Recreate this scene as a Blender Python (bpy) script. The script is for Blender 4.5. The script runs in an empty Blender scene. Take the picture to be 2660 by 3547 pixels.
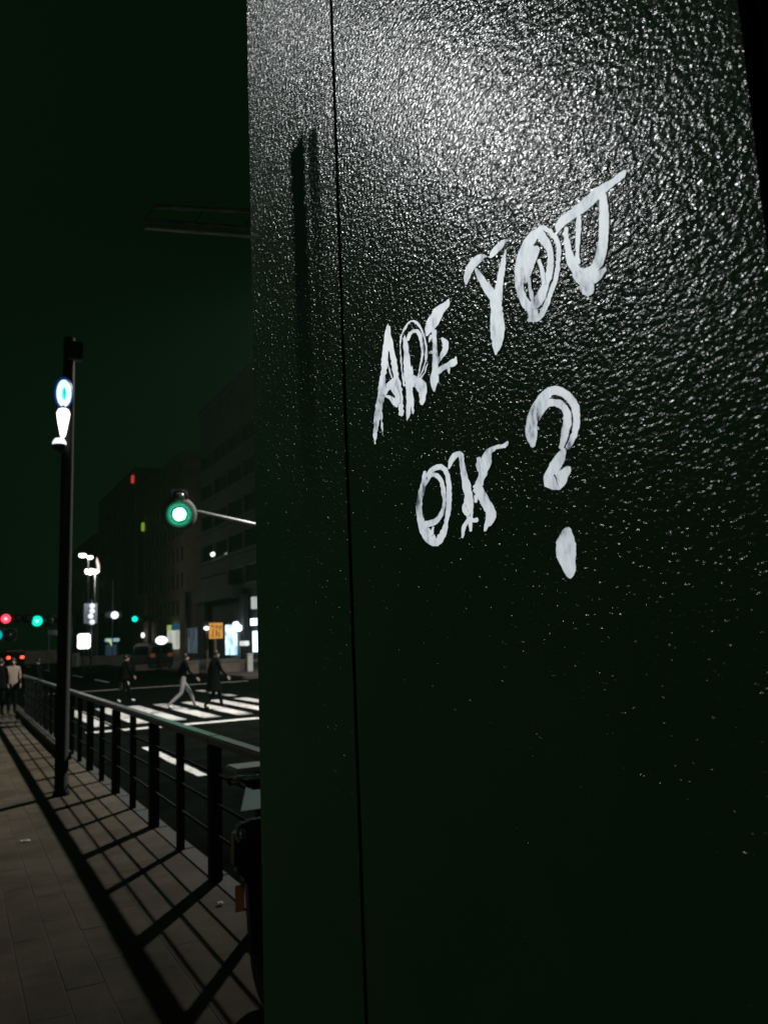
import bpy, bmesh, math, random
from mathutils import Matrix, Vector
rnd = random.Random(11)
scene = bpy.context.scene
COL = scene.collection
# ------------------------------------------------------------ camera
# world: x to the right (road side), y along the guard fence into the distance, z up
ROT = Matrix(((0.88428, -0.03418, -0.46571), (-0.46515, -0.15106, -0.87216), (-0.04054, 0.98795, -0.14942)))
EYE = Vector((0.0, 0.0, 1.80))
FPX, PX0, PY0 = 2800.0, 1330.0, 1773.5
camd = bpy.data.cameras.new('camera'); cam = bpy.data.objects.new('camera', camd); COL.objects.link(cam)
_q = ROT.to_quaternion(); _q.normalize()
cam.matrix_world = Matrix.Translation(EYE) @ _q.to_matrix().to_4x4()
camd.sensor_fit = 'VERTICAL'; camd.sensor_height = 24.0; camd.sensor_width = 18.0
camd.lens = 24.0 * FPX / 3547.0
camd.clip_start = 0.02; camd.clip_end = 3000
camd.dof.use_dof = True; camd.dof.focus_distance = 1.15; camd.dof.aperture_fstop = 6.3
scene.camera = cam
# ------------------------------------------------------------ night sky
world = bpy.data.worlds.new('World'); scene.world = world; world.use_nodes = True
wn = world.node_tree; wn.nodes.clear()
wo = wn.nodes.new('ShaderNodeOutputWorld'); wb = wn.nodes.new('ShaderNodeBackground')
ws = wn.nodes.new('ShaderNodeTexSky'); ws.sky_type = 'NISHITA'; ws.sun_disc = False
ws.sun_elevation = math.radians(-8); ws.sun_rotation = math.radians(200)
wb2 = wn.nodes.new('ShaderNodeBackground'); wa = wn.nodes.new('ShaderNodeAddShader')
wn.links.new(ws.outputs[0], wb.inputs[0]); wb.inputs[1].default_value = 0.002
wb2.inputs[0].default_value = (0.0011, 0.0047, 0.0014, 1); wb2.inputs[1].default_value = 1.0   # city glow on a clouded night sky
wn.links.new(wb.outputs[0], wa.inputs[0]); wn.links.new(wb2.outputs[0], wa.inputs[1]); wn.links.new(wa.outputs[0], wo.inputs[0])
vs = scene.view_settings; vs.view_transform = 'Standard'; vs.look = 'None'; vs.exposure = 0.0; vs.gamma = 1.0
scene.cycles.use_denoising = True
scene.cycles.use_adaptive_sampling = True; scene.cycles.adaptive_threshold = 0.015
scene.cycles.max_bounces = 6; scene.cycles.diffuse_bounces = 2; scene.cycles.glossy_bounces = 3
scene.cycles.sample_clamp_indirect = 3.0

def lamp(name, kind, loc, power, color, size=0.1, aim=None, angle=60, blend=0.4):
    d = bpy.data.lights.new(name, kind); d.energy = power; d.color = color
    if kind in ('POINT', 'SPOT'): d.shadow_soft_size = size
    o = bpy.data.objects.new(name, d); COL.objects.link(o); o.location = loc
    if kind == 'SPOT':
        d.spot_size = math.radians(angle); d.spot_blend = blend
        o.rotation_euler = (Vector(aim) - Vector(loc)).to_track_quat('-Z', 'Y').to_euler()
    return o
ROAD_LAMP = Vector((10.5, 18.0, 12.0))
FLOOD = Vector((-3.1, 5.25, 6.15))
lamp('road_lamp_light', 'SPOT', ROAD_LAMP - Vector((0, 0, .12)), 10200, (1.0, .945, .875), .16, (8.3, 21.4, 0), 148, .6)
lamp('flood_light', 'SPOT', FLOOD, 2800, (.97, .985, 1.0), .22, (.5, .95, 1.9), 30, .5)

def at(px, py, Y):
    """point at world distance Y along the road seen at photograph pixel px, py"""
    d = ROT @ Vector((px - PX0, -(py - PY0), -FPX)); return EYE + d * ((Y - EYE.y) / d.y)
def on_x(px, py, X):
    d = ROT @ Vector((px - PX0, -(py - PY0), -FPX)); return EYE + d * ((X - EYE.x) / d.x)
def on_z(px, py, Z):
    d = ROT @ Vector((px - PX0, -(py - PY0), -FPX)); return EYE + d * ((Z - EYE.z) / d.z)

# ------------------------------------------------------------ materials
MATS = {}
def mat(name, color, rough=.6, metal=0.0, spec=.5, var=.25, vscale=8.0, bump=0.0, bscale=60.0, coat=0.0, world=False):
    if name in MATS: return MATS[name]
    m = bpy.data.materials.new(name); m.use_nodes = True; nt = m.node_tree; b = nt.nodes['Principled BSDF']
    b.inputs['Roughness'].default_value = rough; b.inputs['Metallic'].default_value = metal
    b.inputs['Specular IOR Level'].default_value = spec; b.inputs['Coat Weight'].default_value = coat
    tc = nt.nodes.new('ShaderNodeTexCoord'); n = nt.nodes.new('ShaderNodeTexNoise')
    n.inputs['Scale'].default_value = vscale; n.inputs['Detail'].default_value = 6; n.inputs['Roughness'].default_value = .65
    gp = nt.nodes.new('ShaderNodeNewGeometry') if world else None
    vec = gp.outputs['Position'] if world else tc.outputs['Object']
    nt.links.new(vec, n.inputs['Vector'])
    r = nt.nodes.new('ShaderNodeValToRGB')
    lo = [max(0, c * (1 - var)) for c in color]; hi = [min(1, c * (1 + var)) for c in color]
    r.color_ramp.elements[0].position = .3; r.color_ramp.elements[1].position = .7
    r.color_ramp.elements[0].color = (*lo, 1); r.color_ramp.elements[1].color = (*hi, 1)
    nt.links.new(n.outputs['Fac'], r.inputs[0]); nt.links.new(r.outputs[0], b.inputs['Base Color'])
    if bump:
        n2 = nt.nodes.new('ShaderNodeTexNoise'); n2.inputs['Scale'].default_value = bscale; n2.inputs['Detail'].default_value = 5
        nt.links.new(vec, n2.inputs['Vector'])
        bp = nt.nodes.new('ShaderNodeBump'); bp.inputs['Distance'].default_value = bump; bp.inputs['Strength'].default_value = 1
        nt.links.new(n2.outputs['Fac'], bp.inputs['Height']); nt.links.new(bp.outputs[0], b.inputs['Normal'])
    MATS[name] = m; return m
def glow(name, color, strength, var=0.0, vscale=3.0, color2=None):
    if name in MATS: return MATS[name]
    m = bpy.data.materials.new(name); m.use_nodes = True; nt = m.node_tree; b = nt.nodes['Principled BSDF']
    b.inputs['Base Color'].default_value = (*[c * .4 for c in color], 1); b.inputs['Roughness'].default_value = .4
    b.inputs['Emission Color'].default_value = (*color, 1); b.inputs['Emission Strength'].default_value = strength
    if var:
        tc = nt.nodes.new('ShaderNodeTexCoord'); n = nt.nodes.new('ShaderNodeTexNoise'); n.inputs['Scale'].default_value = vscale
        nt.links.new(tc.outputs['Object'], n.inputs['Vector']); r = nt.nodes.new('ShaderNodeValToRGB')
        c2 = color2 or [c * (1 - var) for c in color]
        r.color_ramp.elements[0].color = (*c2, 1); r.color_ramp.elements[1].color = (*color, 1)
        r.color_ramp.elements[0].position = .35; r.color_ramp.elements[1].position = .6
        nt.links.new(n.outputs['Fac'], r.inputs[0]); nt.links.new(r.outputs[0], b.inputs['Emission Color'])
    MATS[name] = m; return m

def textured_paint(name, scale, dist, rough, fine, stretch, stains=()):
    """black hammered / orange-peel coating on steel"""
    m = bpy.data.materials.new(name); m.use_nodes = True; nt = m.node_tree; b = nt.nodes['Principled BSDF']
    L = nt.links.new
    tc0 = nt.nodes.new('ShaderNodeTexCoord'); tc = nt.nodes.new('ShaderNodeMapping'); tc.inputs['Scale'].default_value = (1, stretch, 1)
    tc.inputs['Rotation'].default_value = (math.radians(4), 0, 0)
    L(tc0.outputs['Object'], tc.inputs['Vector'])
    n1 = nt.nodes.new('ShaderNodeTexNoise'); n1.inputs['Scale'].default_value = scale; n1.inputs['Detail'].default_value = 1.5
    n1.inputs['Roughness'].default_value = .5; n1.inputs['Distortion'].default_value = .6
    v1 = nt.nodes.new('ShaderNodeTexVoronoi'); v1.feature = 'F1'; v1.inputs['Scale'].default_value = scale * .8
    wv = nt.nodes.new('ShaderNodeVectorMath'); wv.operation = 'ADD'
    nw = nt.nodes.new('ShaderNodeTexNoise'); nw.inputs['Scale'].default_value = scale * .7
    sc = nt.nodes.new('ShaderNodeVectorMath'); sc.operation = 'SCALE'; sc.inputs['Scale'].default_value = 1.1 / scale
    L(tc.outputs[0], nw.inputs['Vector']); L(nw.outputs['Color'], sc.inputs[0])
    L(tc.outputs[0], wv.inputs[0]); L(sc.outputs[0], wv.inputs[1])
    L(wv.outputs[0], n1.inputs['Vector']); L(wv.outputs[0], v1.inputs['Vector'])
    mx = nt.nodes.new('ShaderNodeMath'); mx.operation = 'MULTIPLY_ADD'; mx.inputs[1].default_value = .23
    L(v1.outputs['Distance'], mx.inputs[0]); L(n1.outputs['Fac'], mx.inputs[2])
    bp = nt.nodes.new('ShaderNodeBump'); bp.inputs['Distance'].default_value = dist; bp.inputs['Strength'].default_value = 1
    L(mx.outputs[0], bp.inputs['Height'])
    nl = nt.nodes.new('ShaderNodeTexNoise'); nl.inputs['Scale'].default_value = 7; nl.inputs['Detail'].default_value = 5
    L(tc.outputs[0], nl.inputs['Vector'])
    rr = nt.nodes.new('ShaderNodeMapRange'); rr.inputs['From Min'].default_value = .3; rr.inputs['From Max'].default_value = .7
    rr.inputs['To Min'].default_value = rough * .85; rr.inputs['To Max'].default_value = rough * 1.2
    L(nl.outputs['Fac'], rr.inputs['Value']); L(rr.outputs[0], b.inputs['Coat Roughness'])
    rc = nt.nodes.new('ShaderNodeValToRGB'); rc.color_ramp.elements[0].color = (.0022, .0068, .0025, 1); rc.color_ramp.elements[1].color = (.0032, .0088, .0034, 1)
    L(nl.outputs['Fac'], rc.inputs[0]); L(rc.outputs[0], b.inputs['Base Color'])
    b.inputs['Specular IOR Level'].default_value = 0.0; b.inputs['Coat Weight'].default_value = fine; b.inputs['Roughness'].default_value = .9
    if stains:
        # dried runs of dirt that dull the coating: (top z, bottom z, y at top, y drift per metre, half width, strength)
        sx = nt.nodes.new('ShaderNodeSeparateXYZ'); L(tc0.outputs['Object'], sx.inputs[0])
        ne = nt.nodes.new('ShaderNodeTexNoise'); ne.inputs['Scale'].default_value = 55; L(tc0.outputs['Object'], ne.inputs['Vector'])
        def mth(op, a, b_=None, c_=None, clamp=False):
            n = nt.nodes.new('ShaderNodeMath'); n.operation = op; n.use_clamp = clamp
            for i, v in enumerate((a, b_, c_)):
                if v is None: continue
                if isinstance(v, (int, float)): n.inputs[i].default_value = v
                else: L(v, n.inputs[i])
            return n.outputs[0]
        tot = None
        for zt, zb, yt, dr, hw, st in stains:
            drop = mth('SUBTRACT', zt, sx.outputs['Z'])
            cen = mth('MULTIPLY_ADD', drop, dr, yt)
            off = mth('ABSOLUTE', mth('SUBTRACT', sx.outputs['Y'], cen))
            off = mth('MULTIPLY_ADD', mth('SUBTRACT', ne.outputs['Fac'], .5), hw * .9, off)
            side = mth('MULTIPLY', mth('SUBTRACT', hw * 1.25, off), 1 / (hw * .5), None, True)
            topf = mth('MULTIPLY', mth('MULTIPLY_ADD', mth('SUBTRACT', ne.outputs['Fac'], .5), .03, drop), 60, None, True)
            botf = mth('MULTIPLY', mth('SUBTRACT', zt - zb, drop), 2.2, None, True)
            mk = mth('MULTIPLY', mth('MULTIPLY', mth('MULTIPLY', side, topf), botf), st)
            tot = mk if tot is None else mth('MAXIMUM', tot, mk)
        inv = mth('SUBTRACT', 1.0, tot)
        L(mth('MULTIPLY', inv, fine), b.inputs['Coat Weight'])
        mc = nt.nodes.new('ShaderNodeMixRGB'); mc.inputs[2].default_value = (.0012, .0042, .0022, 1)
        L(tot, mc.inputs[0]); L(rc.outputs[0], mc.inputs[1]); L(mc.outputs[0], b.inputs['Base Color'])
    L(bp.outputs[0], b.inputs['Coat Normal'])
    return m

def worn_paint(name):
    m = bpy.data.materials.new(name); m.use_nodes = True; nt = m.node_tree; b = nt.nodes['Principled BSDF']; L = nt.links.new
    g = nt.nodes.new('ShaderNodeNewGeometry'); n = nt.nodes.new('ShaderNodeTexNoise'); n.inputs['Scale'].default_value = 5.5; n.inputs['Detail'].default_value = 9; n.inputs['Roughness'].default_value = .72
    n2 = nt.nodes.new('ShaderNodeTexNoise'); n2.inputs['Scale'].default_value = .55; n2.inputs['Detail'].default_value = 3
    a = nt.nodes.new('ShaderNodeMath'); a.operation = 'MULTIPLY_ADD'; a.inputs[1].default_value = .45
    L(g.outputs['Position'], n.inputs['Vector']); L(g.outputs['Position'], n2.inputs['Vector']); L(n2.outputs['Fac'], a.inputs[0]); L(n.outputs['Fac'], a.inputs[2])
    r = nt.nodes.new('ShaderNodeValToRGB'); e = r.color_ramp.elements
    e[0].position = .585; e[0].color = (.02, .022, .02, 1); e[1].position = .66; e[1].color = (.70, .70, .68, 1); k = e.new(.82); k.color = (.84, .84, .82, 1)
    L(a.outputs[0], r.inputs[0]); L(r.outputs[0], b.inputs['Base Color']); b.inputs['Roughness'].default_value = .7; b.inputs['Specular IOR Level'].default_value = .1
    return m
def marker_paint(name):
    m = bpy.data.materials.new(name); m.use_nodes = True; nt = m.node_tree; b = nt.nodes['Principled BSDF']; L = nt.links.new
    tc = nt.nodes.new('ShaderNodeTexCoord'); mp = nt.nodes.new('ShaderNodeMapping'); mp.inputs['Scale'].default_value = (1, 1.0, .45); mp.inputs['Rotation'].default_value = (math.radians(-20), 0, 0)
    n = nt.nodes.new('ShaderNodeTexNoise'); n.inputs['Scale'].default_value = 95; n.inputs['Detail'].default_value = 7; n.inputs['Roughness'].default_value = .62
    n2 = nt.nodes.new('ShaderNodeTexNoise'); n2.inputs['Scale'].default_value = 17; n2.inputs['Detail'].default_value = 3
    a = nt.nodes.new('ShaderNodeMath'); a.operation = 'MULTIPLY_ADD'; a.inputs[1].default_value = .7
    L(tc.outputs['Object'], mp.inputs['Vector']); L(mp.outputs[0], n.inputs['Vector']); L(tc.outputs['Object'], n2.inputs['Vector']); L(n2.outputs['Fac'], a.inputs[0]); L(n.outputs['Fac'], a.inputs[2])
    r = nt.nodes.new('ShaderNodeValToRGB'); e = r.color_ramp.elements
    e[0].position = .60; e[0].color = (.05, .06, .065, 1); e[1].position = .68; e[1].color = (.42, .48, .52, 1)
    k = e.new(.79); k.color = (.68, .75, .79, 1); k = e.new(.98); k.color = (.84, .90, .92, 1)
    L(a.outputs[0], r.inputs[0]); L(r.outputs[0], b.inputs['Base Color']); b.inputs['Roughness'].default_value = .6; b.inputs['Specular IOR Level'].default_value = .25
    return m
def translucent(name, color):
    m = bpy.data.materials.new(name); m.use_nodes = True; nt = m.node_tree; b = nt.nodes['Principled BSDF']
    b.inputs['Base Color'].default_value = (*color, 1); b.inputs['Roughness'].default_value = .3
    t = nt.nodes.new('ShaderNodeBsdfTranslucent'); t.inputs[0].default_value = (*color, 1); x = nt.nodes.new('ShaderNodeMixShader'); x.inputs[0].default_value = .75
    nt.links.new(b.outputs[0], x.inputs[1]); nt.links.new(t.outputs[0], x.inputs[2]); nt.links.new(x.outputs[0], nt.nodes['Material Output'].inputs['Surface']); return m
# ------------------------------------------------------------ mesh helpers
class MB:
    """collects shapes that end up as one mesh object"""
    def __init__(s): s.v = []; s.f = []
    def poly(s, pts, faces):
        o = len(s.v); s.v += [tuple(p) for p in pts]; s.f += [tuple(i + o for i in f) for f in faces]; return s
    def box(s, x0, x1, y0, y1, z0, z1, rz=0, c=None, taper=1.0):
        cx, cy = (x0 + x1) / 2, (y0 + y1) / 2
        pts = []
        for z, t in ((z0, 1), (z1, taper)):
            for x, y in ((x0, y0), (x1, y0), (x1, y1), (x0, y1)): pts.append((cx + (x - cx) * t, cy + (y - cy) * t, z))
        if rz:
            ox, oy = c or (cx, cy); ca, sa = math.cos(rz), math.sin(rz)
            pts = [(ox + (x - ox) * ca - (y - oy) * sa, oy + (x - ox) * sa + (y - oy) * ca, z) for x, y, z in pts]
        return s.poly(pts, [(0, 3, 2, 1), (4, 5, 6, 7), (0, 1, 5, 4), (1, 2, 6, 5), (2, 3, 7, 6), (3, 0, 4, 7)])
    def tube(s, path, radii, n=10, cap=True):
        path = [Vector(p) for p in path]
        if not isinstance(radii, (list, tuple)): radii = [radii] * len(path)
        rings = []; pts = []
        for i, p in enumerate(path):
            t = (path[min(i + 1, len(path) - 1)] - path[max(i - 1, 0)]).normalized()
            a = Vector((0, 0, 1)) if abs(t.z) < .9 else Vector((1, 0, 0))
            u = t.cross(a).normalized(); w = t.cross(u)
            rings.append(len(pts))
            for k in range(n):
                an = 2 * math.pi * k / n; pts.append(p + (u * math.cos(an) + w * math.sin(an)) * radii[i])
        fs = []
        for i in range(len(path) - 1):
            for k in range(n):
                a, b = rings[i] + k, rings[i] + (k + 1) % n; fs.append((a, b, b + n, a + n))
        if cap: fs.append(tuple(rings[0] + k for k in range(n))[::-1]); fs.append(tuple(rings[-1] + k for k in range(n)))
        return s.poly(pts, fs)
    def ball(s, c, rx, ry, rz, n=12, m=8, z0=-1.0, z1=1.0):
        pts = []; fs = []
        for j in range(m + 1):
            zz = z0 + (z1 - z0) * j / m; zz = math.sin(math.asin(max(-1, min(1, z0))) + (math.asin(min(1, z1)) - math.asin(max(-1, z0))) * j / m)
            rr = math.sqrt(max(0, 1 - zz * zz)) + 1e-4
            for k in range(n):
                an = 2 * math.pi * k / n; pts.append((c[0] + rx * rr * math.cos(an), c[1] + ry * rr * math.sin(an), c[2] + rz * zz))
        for j in range(m):
            for k in range(n): a = j * n + k; b = j * n + (k + 1) % n; fs.append((a, b, b + n, a + n))
        fs.append(tuple(range(n))[::-1]); fs.append(tuple(m * n + k for k in range(n)))
        return s.poly(pts, fs)
    def lathe(s, c, axis, prof, n=24):
        """prof: (distance along axis, radius) pairs round an axis through c"""
        axis = Vector(axis).normalized(); a = Vector((0, 0, 1)) if abs(axis.z) < .9 else Vector((1, 0, 0))
        u = axis.cross(a).normalized(); w = axis.cross(u); c = Vector(c); pts = []; fs = []
        for d, r in prof:
            for k in range(n): an = 2 * math.pi * k / n; pts.append(c + axis * d + (u * math.cos(an) + w * math.sin(an)) * max(r, 1e-4))
        for j in range(len(prof) - 1):
            for k in range(n): p = j * n + k; q = j * n + (k + 1) % n; fs.append((p, q, q + n, p + n))
        return s.poly(pts, fs)
    def prism(s, outline, axis, d0, d1):
        """outline of 2-d points pushed along axis 'x' or 'y' or 'z' from d0 to d1"""
        def P(a, b, d): return {'x': (d, a, b), 'y': (a, d, b), 'z': (a, b, d)}[axis]
        n = len(outline); pts = [P(a, b, d0) for a, b in outline] + [P(a, b, d1) for a, b in outline]
        fs = [(i, (i + 1) % n, (i + 1) % n + n, i + n) for i in range(n)] + [tuple(range(n))[::-1], tuple(range(n, 2 * n))]
        return s.poly(pts, fs)
    def build(s, name, material, parent=None, bevel=0, smooth=False, segs=2):
        me = bpy.data.meshes.new(name); me.from_pydata(s.v, [], s.f); me.materials.append(material)
        bm = bmesh.new(); bm.from_mesh(me); bmesh.ops.recalc_face_normals(bm, faces=bm.faces)
        if bevel: bmesh.ops.bevel(bm, geom=bm.edges[:], offset=bevel, segments=segs, affect='EDGES', clamp_overlap=True)
        bm.to_mesh(me); bm.free()
        if smooth:
            for p in me.polygons: p.use_smooth = True
        o = bpy.data.objects.new(name, me); COL.objects.link(o)
        if parent: o.parent = parent; o.matrix_parent_inverse = parent.matrix_basis.inverted()
        return o
def thing(name, loc, label, cat, group=None):
    o = bpy.data.objects.new(name, None); COL.objects.link(o); o.location = loc; o.empty_display_size = .2
    tag(o, label, cat, group); return o
def tag(o, label, cat, group=None):
    o['label'] = label; o['category'] = cat
    if group: o['group'] = group
    return o
def struct(o): o['kind'] = 'structure'; return o
def share(o, loc, parent, rot=None, scale=None):
    c = o.copy(); COL.objects.link(c); c.parent = parent
    c.matrix_parent_inverse = parent.matrix_basis.inverted(); c.location = loc
    if rot: c.rotation_euler = rot
    if scale: c.scale = scale
    return c
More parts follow.
